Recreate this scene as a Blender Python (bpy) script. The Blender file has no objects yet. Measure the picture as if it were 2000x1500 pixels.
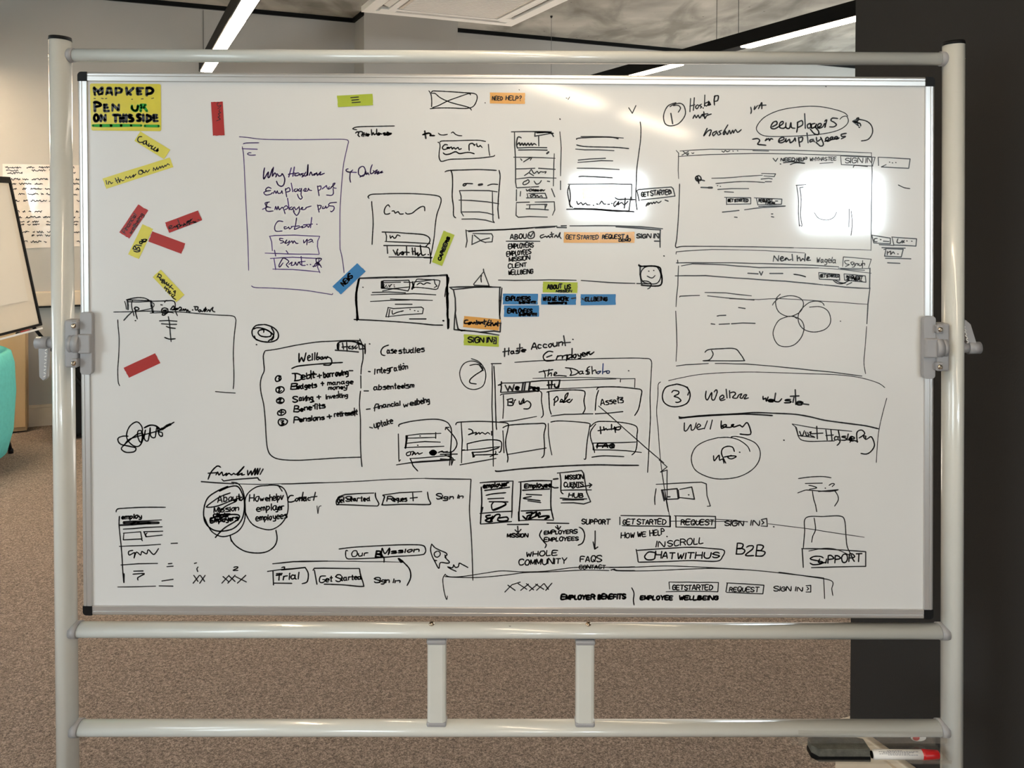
import bpy, bmesh, math, random
from mathutils import Vector, Matrix
random.seed(7)
SC = bpy.context.scene
COL = SC.collection

# ------------------------------------------------------------------ camera
F = 1700.0
PITCH, ROLL, YAW = -0.0132433622, -0.00273831755, 0.00110929424
CAM = Vector((0.0120009837, -1.84217167, 1.55))
ROT = (Matrix.Rotation(YAW, 3, 'Z') @ Matrix.Rotation(PITCH, 3, 'X') @ Matrix.Rotation(ROLL, 3, 'Y'))
PC = 408 - F * math.tan(PITCH)
cam = bpy.data.cameras.new('camera')
co = bpy.data.objects.new('camera', cam); COL.objects.link(co)
cam.sensor_width = 36.0
cam.lens = F / 2000 * 36
cam.shift_y = (PC - 750) / 2000
cam.clip_start = 0.05
cam.clip_end = 100
right, fwd, up = ROT.col[0], ROT.col[1], ROT.col[2]
m4 = Matrix((right, up, -fwd)).transposed().to_4x4()
m4.translation = CAM
co.matrix_world = m4
SC.camera = co

# ------------------------------------------------------------------ world, light, exposure
SC.view_settings.view_transform = 'Standard'
SC.view_settings.look = 'None'
SC.view_settings.gamma = 1.0
SC.view_settings.use_curve_mapping = False
SC.view_settings.exposure = -0.5
W = bpy.data.worlds.new('overcast_sky'); SC.world = W
W.use_nodes = True
wn = W.node_tree.nodes; wl = W.node_tree.links
bg = wn['Background']
tc = wn.new('ShaderNodeTexCoord'); sp = wn.new('ShaderNodeSeparateXYZ'); cr = wn.new('ShaderNodeValToRGB')
wl.new(tc.outputs['Generated'], sp.inputs[0]); wl.new(sp.outputs['Z'], cr.inputs[0]); wl.new(cr.outputs[0], bg.inputs[0])
cr.color_ramp.elements[0].position = 0.0; cr.color_ramp.elements[0].color = (.16, .2, .13, 1)
cr.color_ramp.elements[1].position = 0.03; cr.color_ramp.elements[1].color = (.86, .93, 1, 1)
bg.inputs[1].default_value = 6.0

ANG = math.atan(764 / 1700)
SV = Vector((math.cos(ANG), math.sin(ANG), 0)); DV = Vector((-math.sin(ANG), math.cos(ANG), 0))
OG = Vector((CAM.x, CAM.y, 0))
def rm(s, d, z=0.0): return OG + SV * s + DV * d + Vector((0, 0, z))
ROOMROT = Matrix.Rotation(ANG, 3, 'Z')

def area(name, loc, direction, sx, sy, power, color):
    L = bpy.data.lights.new(name, 'AREA'); L.shape = 'RECTANGLE'; L.size = sx; L.size_y = sy
    L.energy = power; L.color = color
    o = bpy.data.objects.new(name, L); COL.objects.link(o); o.location = loc
    o.rotation_euler = Vector(direction).to_track_quat('-Z', 'Y').to_euler()
    return o
# daylight just outside each window of the room (see the windows below)
CEIL = 3.09
DBACK, DREAR, SLEFT, SRIGHT, SFAR, DEND = 7.0, -8.6, -3.6, 1.825, 8.2, 1.788
def ray(px, py):
    return (ROT @ Vector(((px - 1000) / F, 1.0, -(py - PC) / F)))
def mirrored(px, py, d):
    """where the room's rear plane shows up as a reflection in the board at this pixel"""
    r = ray(px, py); P = CAM + r * ((-.006 - CAM.y) / r.y); r = Vector((r.x, -r.y, r.z))
    P = P + r * ((d - (P - OG).dot(DV)) / r.dot(DV)); return (P - OG).dot(SV), P.z
(sA0, zA1), (sA1, zA0) = mirrored(1108, 335, DREAR), mirrored(1262, 500, DREAR)
(sB0, zB1), (sB1, zB0) = mirrored(1560, 338, DREAR), mirrored(1722, 540, DREAR)
print('WINDOWS', sA0, sA1, zA0, zA1, sB0, sB1, zB0, zB1)
WIN = [  # wall, centre along the wall, z centre, width, height, power
    ('rear', (sA0 + sA1) / 2, (zA0 + zA1) / 2, abs(sA1 - sA0), zA1 - zA0, 190), ('rear', (sB0 + sB1) / 2, (zB0 + zB1) / 2, abs(sB1 - sB0), zB1 - zB0, 340),
    ('left', 3.9, 1.45, 2.4, 1.7, 60), ('left', 0.0, 1.60, 1.9, 1.6, 110), ('far', 5.2, 1.75, 2.2, 1.7, 260)]  # second left window is unseen, added for cool light on the board
def win_frame(w):
    k, c, z, ww, hh, p = w
    if k == 'rear': return rm(c, DREAR, z), DV, SV
    if k == 'left': return rm(SLEFT, c, z), SV, DV
    return rm(SFAR, c, z), -SV, DV
for w in WIN:
    P, inn, al = win_frame(w)
    k = .55 if w[0] == 'rear' else 1.0      # the sky fills the upper part of the rear windows, ground below
    area('daylight', P - inn * 0.16 + Vector((0, 0, w[4] * (1 - k) / 2)), inn, w[3], w[4] * k, w[5], (.84, .92, 1.0))
added_sun = bpy.data.lights.new('added_sun', 'SUN'); added_sun.energy = 150; added_sun.angle = .02; added_sun.color = (.88, .94, 1)  # added sun through the far window; floor bounce brightens the air conditioner
so = bpy.data.objects.new('added_sun', added_sun); COL.objects.link(so)
so.rotation_euler = (-SV * math.cos(math.radians(23)) - Vector((0, 0, math.sin(math.radians(23))))).to_track_quat('-Z', 'Y').to_euler()

# ------------------------------------------------------------------ helpers
def at(px, py, Y=0.0):
    r = ray(px, py); return CAM + r * ((Y - CAM.y) / r.y)
def on_plane(px, py, P, n):
    r = ray(px, py); return CAM + r * ((P - CAM).dot(n) / r.dot(n))

MATS = {}
def mat(name, col, rough=0.5, metal=0.0, noise=0.0, nscale=20.0, bump=0.0, bscale=60.0, coat=0.0, coat_r=0.1, spec=0.5, stretch=None):
    if name in MATS: return MATS[name]
    m = bpy.data.materials.new(name); m.use_nodes = True; MATS[name] = m
    nt = m.node_tree; b = nt.nodes['Principled BSDF']
    b.inputs['Base Color'].default_value = (*col, 1); b.inputs['Roughness'].default_value = rough
    b.inputs['Metallic'].default_value = metal; b.inputs['Specular IOR Level'].default_value = spec
    b.inputs['Coat Weight'].default_value = coat; b.inputs['Coat Roughness'].default_value = coat_r
    t = nt.nodes.new('ShaderNodeTexCoord')
    mp = nt.nodes.new('ShaderNodeMapping'); nt.links.new(t.outputs['Object'], mp.inputs[0])
    if stretch: mp.inputs['Scale'].default_value = stretch
    n = nt.nodes.new('ShaderNodeTexNoise'); n.inputs['Scale'].default_value = nscale; n.inputs['Detail'].default_value = 6
    nt.links.new(mp.outputs[0], n.inputs['Vector'])
    r = nt.nodes.new('ShaderNodeValToRGB')
    r.color_ramp.elements[0].position = .3; r.color_ramp.elements[1].position = .7
    k = noise
    r.color_ramp.elements[0].color = (*[max(0, c * (1 - k)) for c in col], 1)
    r.color_ramp.elements[1].color = (*[min(1, c * (1 + k)) for c in col], 1)
    nt.links.new(n.outputs[0], r.inputs[0]); nt.links.new(r.outputs[0], b.inputs['Base Color'])
    if bump:
        n2 = nt.nodes.new('ShaderNodeTexNoise'); n2.inputs['Scale'].default_value = bscale; n2.inputs['Detail'].default_value = 4
        bp = nt.nodes.new('ShaderNodeBump'); bp.inputs['Strength'].default_value = bump; bp.inputs['Distance'].default_value = .004
        nt.links.new(mp.outputs[0], n2.inputs['Vector']); nt.links.new(n2.outputs[0], bp.inputs['Height'])
        nt.links.new(bp.outputs[0], b.inputs['Normal'])
    return m
def emat(name, col, strength):
    if name in MATS: return MATS[name]
    m = bpy.data.materials.new(name); m.use_nodes = True; MATS[name] = m
    b = m.node_tree.nodes['Principled BSDF']
    b.inputs['Base Color'].default_value = (.8, .8, .8, 1)
    b.inputs['Emission Color'].default_value = (*col, 1); b.inputs['Emission Strength'].default_value = strength
    return m

class MB:
    def __init__(s): s.bm = bmesh.new()
    def box(s, c, size, rot=None, bevel=0.0, seg=2):
        g = bmesh.ops.create_cube(s.bm, size=1.0); vs = g['verts']
        R = rot if rot is not None else Matrix.Identity(3)
        bmesh.ops.scale(s.bm, vec=size, verts=vs)
        if bevel:
            es = list({e for v in vs for e in v.link_edges})
            r = bmesh.ops.bevel(s.bm, geom=es, offset=bevel, segments=seg, affect='EDGES', profile=.5, clamp_overlap=True)
            vs = list({v for f in r['faces'] for v in f.verts} | {v for v in vs if v.is_valid})
            vs = s._island(vs)
        for v in vs: v.co = R @ v.co + Vector(c)
        return s
    def _island(s, vs):
        seen = set(vs); st = list(vs)
        while st:
            v = st.pop()
            for e in v.link_edges:
                o = e.other_vert(v)
                if o not in seen: seen.add(o); st.append(o)
        return list(seen)
    def tube(s, a, b, r, r2=None, n=24, ry=None, ref=None, cap=True):
        """straight tube a->b; r / ry radii give an oval section, ref = direction of the first radius"""
        a, b = Vector(a), Vector(b); w = (b - a).normalized()
        u = Vector(ref) if ref is not None else (Vector((0, 0, 1)) if abs(w.z) < .9 else Vector((1, 0, 0)))
        u = (u - w * u.dot(w)).normalized(); v = w.cross(u)
        r2 = r if r2 is None else r2; k = 1 if ry is None else ry / r
        A = []; B = []
        for i in range(n):
            t = 2 * math.pi * i / n
            A.append(s.bm.verts.new(a + u * math.cos(t) * r + v * math.sin(t) * r * k))
            B.append(s.bm.verts.new(b + u * math.cos(t) * r2 + v * math.sin(t) * r2 * k))
        for i in range(n):
            f = s.bm.faces.new((A[i], A[(i + 1) % n], B[(i + 1) % n], B[i])); f.smooth = True
        if cap: s.bm.faces.new(A[::-1]); s.bm.faces.new(B)
        return s
    def lathe(s, prof, c, axis=(0, 0, 1), n=24):
        w = Vector(axis).normalized(); u = w.orthogonal().normalized(); v = w.cross(u); c = Vector(c)
        rings = [[s.bm.verts.new(c + w * h + (u * math.cos(2 * math.pi * i / n) + v * math.sin(2 * math.pi * i / n)) * max(r, 1e-4)) for i in range(n)] for r, h in prof]
        for A, B in zip(rings, rings[1:]):
            for i in range(n):
                f = s.bm.faces.new((A[i], A[(i + 1) % n], B[(i + 1) % n], B[i])); f.smooth = True
        s.bm.faces.new(rings[0][::-1]); s.bm.faces.new(rings[-1])
        return s
    def prism(s, pts, vec, bevel=0.0):
        """closed polygon pts (3D) extruded by vec"""
        vec = Vector(vec)
        A = [s.bm.verts.new(Vector(p)) for p in pts]; B = [s.bm.verts.new(Vector(p) + vec) for p in pts]
        n = len(pts); fs = [s.bm.faces.new(A[::-1]), s.bm.faces.new(B)]
        for i in range(n): fs.append(s.bm.faces.new((A[i], A[(i + 1) % n], B[(i + 1) % n], B[i])))
        if bevel:
            es = list({e for f in fs for e in f.edges})
            bmesh.ops.bevel(s.bm, geom=es, offset=bevel, segments=2, affect='EDGES', profile=.5, clamp_overlap=True)
        return s
    def build(s, name, m, parent=None, label=None, smooth=False, kind=None):
        bmesh.ops.recalc_face_normals(s.bm, faces=s.bm.faces)
        me = bpy.data.meshes.new(name)
        org = Vector((0, 0, 0))
        if s.bm.verts:
            org = sum((v.co for v in s.bm.verts), Vector()) / len(s.bm.verts)
            for v in s.bm.verts: v.co -= org
        if smooth:
            for f in s.bm.faces: f.smooth = True
        s.bm.to_mesh(me); s.bm.free()
        me.materials.append(m)
        o = bpy.data.objects.new(name, me); COL.objects.link(o)
        if parent is not None:
            o.parent = parent; o.location = org - WPOS.get(parent.name, Vector())
        else: o.location = org
        WPOS[o.name] = org
        if label: o['label'] = label
        if kind: o['kind'] = kind
        return o
WPOS = {}
def thing(name, label, cat, loc, group=None):
    o = bpy.data.objects.new(name, None); COL.objects.link(o); o.location = loc; WPOS[o.name] = Vector(loc)
    o.empty_display_size = .05
    o['label'] = label; o['category'] = cat
    if group: o['group'] = group
    return o
def tag(o, label, cat, group=None):
    o['label'] = label; o['category'] = cat
    if group: o['group'] = group
    return o
def struct(mb, name, m, **k): return mb.build(name, m, kind='structure', **k)

# ------------------------------------------------------------------ materials
M_UP = mat('upper_wall_paint', (.43, .415, .39), .75, noise=.02, nscale=3, bump=.1, bscale=300)
M_CHAR = mat('charcoal_wall_paint', (.0135, .0115, .010), .8, noise=.08, nscale=2.5, bump=.12, bscale=260)
M_BLACK = mat('matt_black', (.002, .002, .002), .6, spec=.15)
M_BLKP = mat('black_plastic', (.004, .004, .0045), .5, spec=.2)
M_CREAM = mat('cream_gloss_paint', (.62, .52, .40), .35, noise=.02)
M_CARPET = mat('brown_loop_carpet', (.275, .222, .186), .95, noise=.34, nscale=95, bump=1.0, bscale=130, spec=.1)
nt = M_CARPET.node_tree
b_ = nt.nodes['Principled BSDF']
_big = nt.nodes.new('ShaderNodeTexNoise'); _big.inputs['Scale'].default_value = 1.2
_fine = nt.nodes.new('ShaderNodeTexNoise'); _fine.inputs['Scale'].default_value = 260; _fine.inputs['Detail'].default_value = 2
_mx = nt.nodes.new('ShaderNodeMix'); _mx.data_type = 'RGBA'; _mx.blend_type = 'MULTIPLY'; _mx.inputs['Factor'].default_value = .75
_rp = nt.nodes.new('ShaderNodeValToRGB'); _rp.color_ramp.elements[0].position = .36; _rp.color_ramp.elements[0].color = (.38, .35, .33, 1)
_rp.color_ramp.elements[1].position = .64; _rp.color_ramp.elements[1].color = (1.5, 1.45, 1.4, 1)
src = [l for l in nt.links if l.to_socket == b_.inputs['Base Color']][0].from_socket
_tc = [n for n in nt.nodes if n.type == 'TEX_COORD'][0]
for q in (_big, _fine): nt.links.new(_tc.outputs['Object'], q.inputs['Vector'])
nt.links.new(_fine.outputs[0], _rp.inputs[0]); nt.links.new(src, _mx.inputs['A']); nt.links.new(_rp.outputs[0], _mx.inputs['B'])
nt.links.new(_mx.outputs['Result'], b_.inputs['Base Color'])
# board-marked concrete ceiling: cloudy tone, streaks and pin holes
M_CONC = mat('raw_concrete', (.35, .34, .31), .85, noise=.35, nscale=1.6, bump=.25, bscale=30)
nt = M_CONC.node_tree; b_ = nt.nodes['Principled BSDF']; _tc = [n for n in nt.nodes if n.type == 'TEX_COORD'][0]
vo = nt.nodes.new('ShaderNodeTexVoronoi'); vo.inputs['Scale'].default_value = 6.5; vo.inputs['Randomness'].default_value = 1
vr = nt.nodes.new('ShaderNodeValToRGB'); vr.color_ramp.elements[0].position = .035; vr.color_ramp.elements[0].color = (.25, .24, .22, 1)
vr.color_ramp.elements[1].position = .06; vr.color_ramp.elements[1].color = (1, 1, 1, 1)
mp2 = nt.nodes.new('ShaderNodeMapping'); mp2.inputs['Rotation'].default_value = (0, 0, ANG); mp2.inputs['Scale'].default_value = (1, .35, 1)
st = nt.nodes.new('ShaderNodeTexNoise'); st.inputs['Scale'].default_value = 3; st.inputs['Detail'].default_value = 9; st.inputs['Distortion'].default_value = .8
sr = nt.nodes.new('ShaderNodeValToRGB'); sr.color_ramp.elements[0].position = .38; sr.color_ramp.elements[0].color = (.62, .6, .56, 1)
sr.color_ramp.elements[1].position = .58; sr.color_ramp.elements[1].color = (1.15, 1.12, 1.08, 1)
nt.links.new(_tc.outputs['Object'], vo.inputs['Vector']); nt.links.new(vo.outputs['Distance'], vr.inputs[0])
nt.links.new(_tc.outputs['Object'], mp2.inputs[0]); nt.links.new(mp2.outputs[0], st.inputs['Vector']); nt.links.new(st.outputs[0], sr.inputs[0])
src = [l for l in nt.links if l.to_socket == b_.inputs['Base Color']][0].from_socket
a1 = nt.nodes.new('ShaderNodeMix'); a1.data_type = 'RGBA'; a1.blend_type = 'MULTIPLY'; a1.inputs['Factor'].default_value = 1
a2 = nt.nodes.new('ShaderNodeMix'); a2.data_type = 'RGBA'; a2.blend_type = 'MULTIPLY'; a2.inputs['Factor'].default_value = 1
nt.links.new(src, a1.inputs['A']); nt.links.new(vr.outputs[0], a1.inputs['B'])
nt.links.new(a1.outputs['Result'], a2.inputs['A']); nt.links.new(sr.outputs[0], a2.inputs['B']); nt.links.new(a2.outputs['Result'], b_.inputs['Base Color'])

M_STEEL = mat('white_coated_steel', (.62, .622, .578), .30, noise=.015, bump=.02, bscale=500, coat=.8, coat_r=.10)
M_ALU = mat('satin_aluminium', (.62, .61, .60), .32, metal=.75, noise=.03, nscale=8, stretch=(1, 40, 40))
M_ALUV = mat('satin_aluminium_upright', (.62, .61, .60), .32, metal=.75, noise=.03, nscale=8, stretch=(40, 40, 1))
M_GREY = mat('grey_moulded_plastic', (.31, .305, .31), .38, noise=.03)
M_CHROME = mat('chrome_screw', (.55, .45, .35), .18, metal=1)
M_BOARD = mat('white_enamel', (.655, .658, .652), .36, noise=.03, nscale=2.2, coat=1.0, coat_r=.068, spec=.35)
M_WHITE = mat('white_painted_metal', (.78, .76, .73), .4, noise=.01)
M_INK = {'black': mat('black_marker_ink', (.008, .008, .010), .32, spec=.5), 'purple': mat('purple_marker_ink', (.10, .06, .22), .32, spec=.5),
         'fadeblue': mat('faded_blue_ink', (.05, .09, .25), .32, spec=.5), 'green': mat('green_marker_ink', (.03, .32, .05), .6, spec=.2)}
M_TAPE = {k: mat(n, c, .45, noise=.05, nscale=30, bump=.03, bscale=200, spec=.3, coat=.9, coat_r=.12) for k, n, c in (
    ('tapeyel', 'yellow_paper_tape', (.62, .56, .075)), ('noteyel', 'yellow_card', (.60, .52, .035)), ('tapered', 'red_paper_tape', (.36, .012, .010)),
    ('tapegrn', 'green_paper_tape', (.36, .44, .03)), ('tapeorg', 'orange_paper_tape', (.62, .30, .055)), ('tapeblu', 'blue_paper_tape', (.02, .17, .40)))}
M_LIT = emat('lit_lamp_diffuser', (1.0, .79, .56), 50)
M_LIT2 = emat('added_lamp_diffuser', (1.0, .76, .50), 140)
M_LIT3 = emat('lit_lamp_diffuser_wide', (1.0, .80, .58), 50)
M_COVERGLOW = emat('glowing_lamp_cover', (1.0, .90, .76), 4.0)  # unlit white cover plate; its brightness is put in as emission
# ------------------------------------------------------------------ room shell
TW = .15
def wallbox(name, s0, s1, d0, d1, m, z0=0.0, z1=CEIL, mb=None):
    mb2 = mb or MB()
    mb2.box(rm((s0 + s1) / 2, (d0 + d1) / 2, (z0 + z1) / 2), (abs(s1 - s0), abs(d1 - d0), z1 - z0), ROOMROT)
    return mb2 if mb else struct(mb2, name, m)
def wall_with_holes(name, m, kind, a0, a1, pos, out):
    """wall along s ('rear') or d ('left','far') with rectangular window openings"""
    hs = sorted([(w[1] - w[3] / 2, w[1] + w[3] / 2, w[2] - w[4] / 2, w[2] + w[4] / 2) for w in WIN if w[0] == kind])
    mb = MB()
    def seg(u0, u1, z0, z1):
        lo, hi = sorted((pos, pos + out))
        if kind == 'rear': mb.box(rm((u0 + u1) / 2, (lo + hi) / 2, (z0 + z1) / 2), (u1 - u0, hi - lo, z1 - z0), ROOMROT)
        else: mb.box(rm((lo + hi) / 2, (u0 + u1) / 2, (z0 + z1) / 2), (hi - lo, u1 - u0, z1 - z0), ROOMROT)
    u = a0
    for h in hs:
        seg(u, h[0], 0, CEIL); seg(h[0], h[1], 0, h[2]); seg(h[0], h[1], h[3], CEIL); u = h[1]
    seg(u, a1, 0, CEIL)
    return struct(mb, name, m)
wallbox('floor', SLEFT - .2, SFAR + .2, DREAR - .2, DBACK + .2, M_CARPET, -.12, 0)
wallbox('ceiling', SLEFT - .2, SFAR + .2, DREAR - .2, DBACK + .2, M_CONC, CEIL, CEIL + .15)
M_CREAMWALL = M_UP
wallbox('wall_back', SLEFT - TW, SFAR + TW, DBACK, DBACK + TW, M_CREAMWALL)
wall_with_holes('wall_left', M_UP, 'left', DREAR, DBACK, SLEFT, -TW)
wall_with_holes('wall_rear', M_UP, 'rear', SLEFT, SRIGHT, DREAR, -TW)
wall_with_holes('wall_far', M_UP, 'far', DEND - .2, DBACK, SFAR, TW)
wallbox('wall_right', SRIGHT, SRIGHT + .2, DREAR, DEND, M_CHAR)
wallbox('wall_side', SRIGHT + .2, SFAR, DEND - .4, DEND - .2, M_UP)
# column standing proud of the back wall
wallbox('trim_1', 1.73, 2.51, 6.70, DBACK, mat('column_paint', (.42, .405, .38), .75, noise=.02, nscale=3))
# black shadow gap under the ceiling
mb = MB()
for s0, s1 in ((SLEFT, 1.73), (2.51, SFAR)):
    mb.box(rm((s0 + s1) / 2, DBACK - .012, CEIL - .016), (s1 - s0, .024, .032), ROOMROT)
mb.box(rm(1.73 - .012, (6.70 + DBACK) / 2 - .01, CEIL - .016), (.024, .29, .032), ROOMROT)
struct(mb, 'trim_2', M_BLACK)
# skirting of the back wall with a moulded top edge
mb = MB()
for s0, s1 in ((SLEFT, 1.73), (2.51, SFAR)):
    mb.box(rm((s0 + s1) / 2, DBACK - .009, .065), (s1 - s0, .018, .13), ROOMROT)
    mb.box(rm((s0 + s1) / 2, DBACK - .006, .14), (s1 - s0, .012, .022), ROOMROT, bevel=.004)
struct(mb, 'baseboard_back', M_CREAM)
mb = MB()
mb.box(rm(SRIGHT - .016, (DREAR + DEND) / 2 + .01, .0625), (.032, DEND - DREAR + .02, .125), ROOMROT)
mb.box(rm(SRIGHT - .012, (DREAR + DEND) / 2 + .01, .134), (.024, DEND - DREAR + .02, .022), ROOMROT, bevel=.005)
mb.box(rm(SRIGHT + .085, DEND + .010, .0715), (.23, .020, .143), ROOMROT, bevel=.004)
struct(mb, 'baseboard_right', M_CREAM)
# dado trunking on the back wall, left
mb = MB()
mb.box(rm((SLEFT + 1.73) / 2, DBACK - .03, .905), (1.73 - SLEFT, .06, .10), ROOMROT, bevel=.006)
struct(mb, 'trim_3', M_CREAM)
mb = MB()
mb.box(rm((SLEFT + 1.73) / 2, DBACK - .028, .848), (1.73 - SLEFT, .05, .010), ROOMROT)
struct(mb, 'trim_4', M_BLKP)
# thin dark wall panel joint above the left lamp
pj = on_plane(397, 60, rm(0, DBACK - .002), DV)
mb = MB(); sj = (pj - OG).dot(SV)
mb.box(rm(sj, DBACK - .001, 1.9), (.006, .004, 2.3), ROOMROT); struct(mb, 'trim_5', mat('dark_joint', (.2, .19, .18), .8))
# windows: frame, mullion and glass in each opening
M_GLASS = bpy.data.materials.new('window_glass'); M_GLASS.use_nodes = True
g = M_GLASS.node_tree; g.nodes.remove(g.nodes['Principled BSDF'])
tr = g.nodes.new('ShaderNodeBsdfTransparent'); tr.inputs[0].default_value = (.96, .98, .97, 1)
gl = g.nodes.new('ShaderNodeBsdfGlossy'); gl.inputs['Roughness'].default_value = .02
mxs = g.nodes.new('ShaderNodeMixShader'); mxs.inputs[0].default_value = .06
g.links.new(tr.outputs[0], mxs.inputs[1]); g.links.new(gl.outputs[0], mxs.inputs[2]); g.links.new(mxs.outputs[0], g.nodes['Material Output'].inputs[0])
for i, w in enumerate(WIN):
    P, inn, al = win_frame(w)
    R = Matrix((al, inn.cross(al).cross(al) * -1 if False else inn, Vector((0, 0, 1)))).transposed()
    mb = MB(); Q = P - inn * .07
    for sgn in (-1, 1):
        mb.box(Q + al * sgn * (w[3] / 2 - .025), (.05, .06, w[4]), R)
        mb.box(Q + Vector((0, 0, sgn * (w[4] / 2 - .025))), (w[3] - .1, .06, .05), R)
    mb.box(Q, (.035, .05, w[4] - .1), R)
    fr = struct(mb, 'window_%d' % (i + 1), M_WHITE)
    for sgn in (-1, 1):
        mb = MB(); mb.box(Q + al * sgn * (w[3] / 4 - .005), (w[3] / 2 - .06, .006, w[4] - .1), R)
        mb.build('pane', M_GLASS, fr)

# ------------------------------------------------------------------ linear lamps
def lamp(s, d0, d1, segs, label, wires=(), plain=(), zb=2.55, lit=None, wd=.096):
    t = thing('linear_lamp', label, 'ceiling lamp', rm(s, (d0 + d1) / 2, zb), 'linear lamps below the concrete ceiling')
    mb = MB(); mb.box(rm(s, (d0 + d1) / 2, zb + .045), (wd, d1 - d0, .082), ROOMROT, bevel=.002)
    mb.build('housing', M_BLACK, t)
    for a, b in segs:
        mb = MB(); mb.box(rm(s, (a + b) / 2, zb + .002), (wd - .018, b - a, .012), ROOMROT, bevel=.003)
        mb.build('diffuser', lit or M_LIT, t)
    for a, b in plain:
        mb = MB(); mb.box(rm(s, (a + b) / 2, zb + .002), (.078, b - a, .008), ROOMROT)
        pl = mb.build('cover_plate', M_COVERGLOW, t)
        mb = MB(); mb.lathe([(.022, 0), (.020, -.008), (.012, -.012)], rm(s, a + .38, zb - .002)); mb.build('sensor', M_WHITE, t)
    for dw in wires:
        mb = MB(); mb.tube(rm(s, dw, zb + .084), rm(s, dw, CEIL - .003), .0018, n=6); mb.build('suspension_wire', M_BLKP, t)
    return t
def lamp_s(px, py, zb=2.55):
    P = on_plane(px, py, Vector((0, 0, zb)), Vector((0, 0, 1))); q = P - OG
    return q.dot(SV), q.dot(DV)
sr_, dr0 = lamp_s(1240, 148); _, dr1 = lamp_s(1330, 126); _, dr2 = lamp_s(1452, 92)
lamp(sr_, DEND + .12, 6.7, [(DEND + .2, dr2), (dr1, 6.65)], 'black linear lamp hanging at the upper right, seen from its side', wires=(lamp_s(1385, 80, 2.634)[1], lamp_s(1427, 68, 2.634)[1], 2.4))
sl_, dl0 = lamp_s(403, 140); _, dl1 = lamp_s(470, 40)
lamp(sl_, -1.0, min(dl0 + .05, 6.9), [(dl1, min(dl0, 6.85)), (-.9, 1.6)], 'black linear lamp at the upper left, seen from below with glowing underside', wires=(2.2, 4.4), plain=[(1.65, dl1 - .03)])
lamp(sl_ - 1.75, 4.3, 6.85, [(4.4, 6.8)], 'unseen black linear lamp added on the left to warm the back wall', wires=(4.8, 6.4), lit=M_LIT2)  # unseen lamp, added near the wall to throw warm light on it
def mir(px, py, zb=2.55):
    r = ray(px, py); t1 = (0 - CAM.y) / r.y; P = CAM + r * t1; r2 = Vector((r.x, -r.y, r.z)); P = P + r2 * ((zb - P.z) / r2.z); q = P - OG
    return q.dot(SV), q.dot(DV)
ma, mb_, mc, md = mir(1075, 166), mir(1210, 206), mir(1226, 222), mir(1338, 274)
sm = -1.18
lamp(sm, max(md[1] - .1, DREAR + .1), ma[1] + 1.2, [(mb_[1], ma[1] + 1.1), (max(md[1], DREAR + .15), mc[1])], 'black linear lamp behind the camera, mirrored as warm streaks on the board', wires=(ma[1], -6), lit=M_LIT3, wd=.24)
LAMPS = (sr_, sl_, sm, ma, md)

# ------------------------------------------------------------------ ceiling cassette (air conditioner)
ac0 = on_plane(995, 55, Vector((0, 0, 2.78)), Vector((0, 0, 1))) - OG; ac1 = on_plane(708, 23, Vector((0, 0, 2.78)), Vector((0, 0, 1))) - OG
asx1, ad1 = ac0.dot(SV), ac0.dot(DV); asx0 = ac1.dot(SV); ad1 = (ad1 + ac1.dot(DV)) / 2
aw = asx1 - asx0; ac_, ad_ = (asx0 + asx1) / 2, ad1 - aw / 2
t = thing('air_conditioner', 'square white ceiling air conditioner with louvred edges above the board', 'air conditioner', rm(ac_, ad_, 2.78))
M_ACW = mat('white_ac_plastic', (.92, .91, .88), .4, noise=.01)
mb = MB(); mb.box(rm(ac_, ad_, 2.95), (aw * .86, aw * .86, CEIL - 2.82), ROOMROT); mb.build('casing', M_WHITE, t)
def ring(mb, h0, h1, z0, z1):
    """square ring between half sizes h0 (inner) and h1 (outer)"""
    c = (h0 + h1) / 2; w = h1 - h0
    for k in (-1, 1):
        mb.box(rm(ac_ + k * c, ad_, (z0 + z1) / 2), (w, 2 * h1, z1 - z0), ROOMROT)
        mb.box(rm(ac_, ad_ + k * c, (z0 + z1) / 2), (2 * h0, w, z1 - z0), ROOMROT)
h = aw / 2
mb = MB(); ring(mb, h * .86, h, 2.785, 2.82); mb.build('panel_rim', M_ACW, t)
mb = MB(); ring(mb, h * .66, h * .74, 2.782, 2.82); mb.build('inner_rim', M_ACW, t)
mb = MB(); ring(mb, h * .74, h * .86, 2.806, 2.82); mb.build('air_slot', mat('dark_slot', (.10, .09, .08), .6), t)
for k in range(4):
    a = math.pi / 2 * k; u = Vector((math.cos(a + ANG), math.sin(a + ANG), 0)); v = Vector((-u.y, u.x, 0))
    R = Matrix((v, u, Vector((0, 0, 1)))).transposed()
    mb = MB(); mb.box(rm(ac_, ad_, 2.793) + u * h * .79, (aw * .62, h * .075, .005), R @ Matrix.Rotation(math.radians(20), 3, 'X'), bevel=.002)
    mb.build('louvre', M_ACW, t)
    mb = MB(); mb.box(rm(ac_, ad_, 2.796) + u * h * .80 + v * (h * .72), (aw * .10, h * .12, .02), R); mb.build('corner_panel', M_ACW, t)
mb = MB(); mb.box(rm(ac_, ad_, 2.79), (aw * .635, aw * .635, .014), ROOMROT, bevel=.003); gr = mb.build('intake_grille', mat('grille_beige', (.66, .60, .53), .5), t)
mb = MB()
for i in range(30):
    mb.box(rm(ac_, ad_ - aw * .3 + aw * .6 * i / 29, 2.782), (aw * .60, .006, .004), ROOMROT)
mb.build('grille_slat', M_ACW, gr, kind='stuff')

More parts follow.
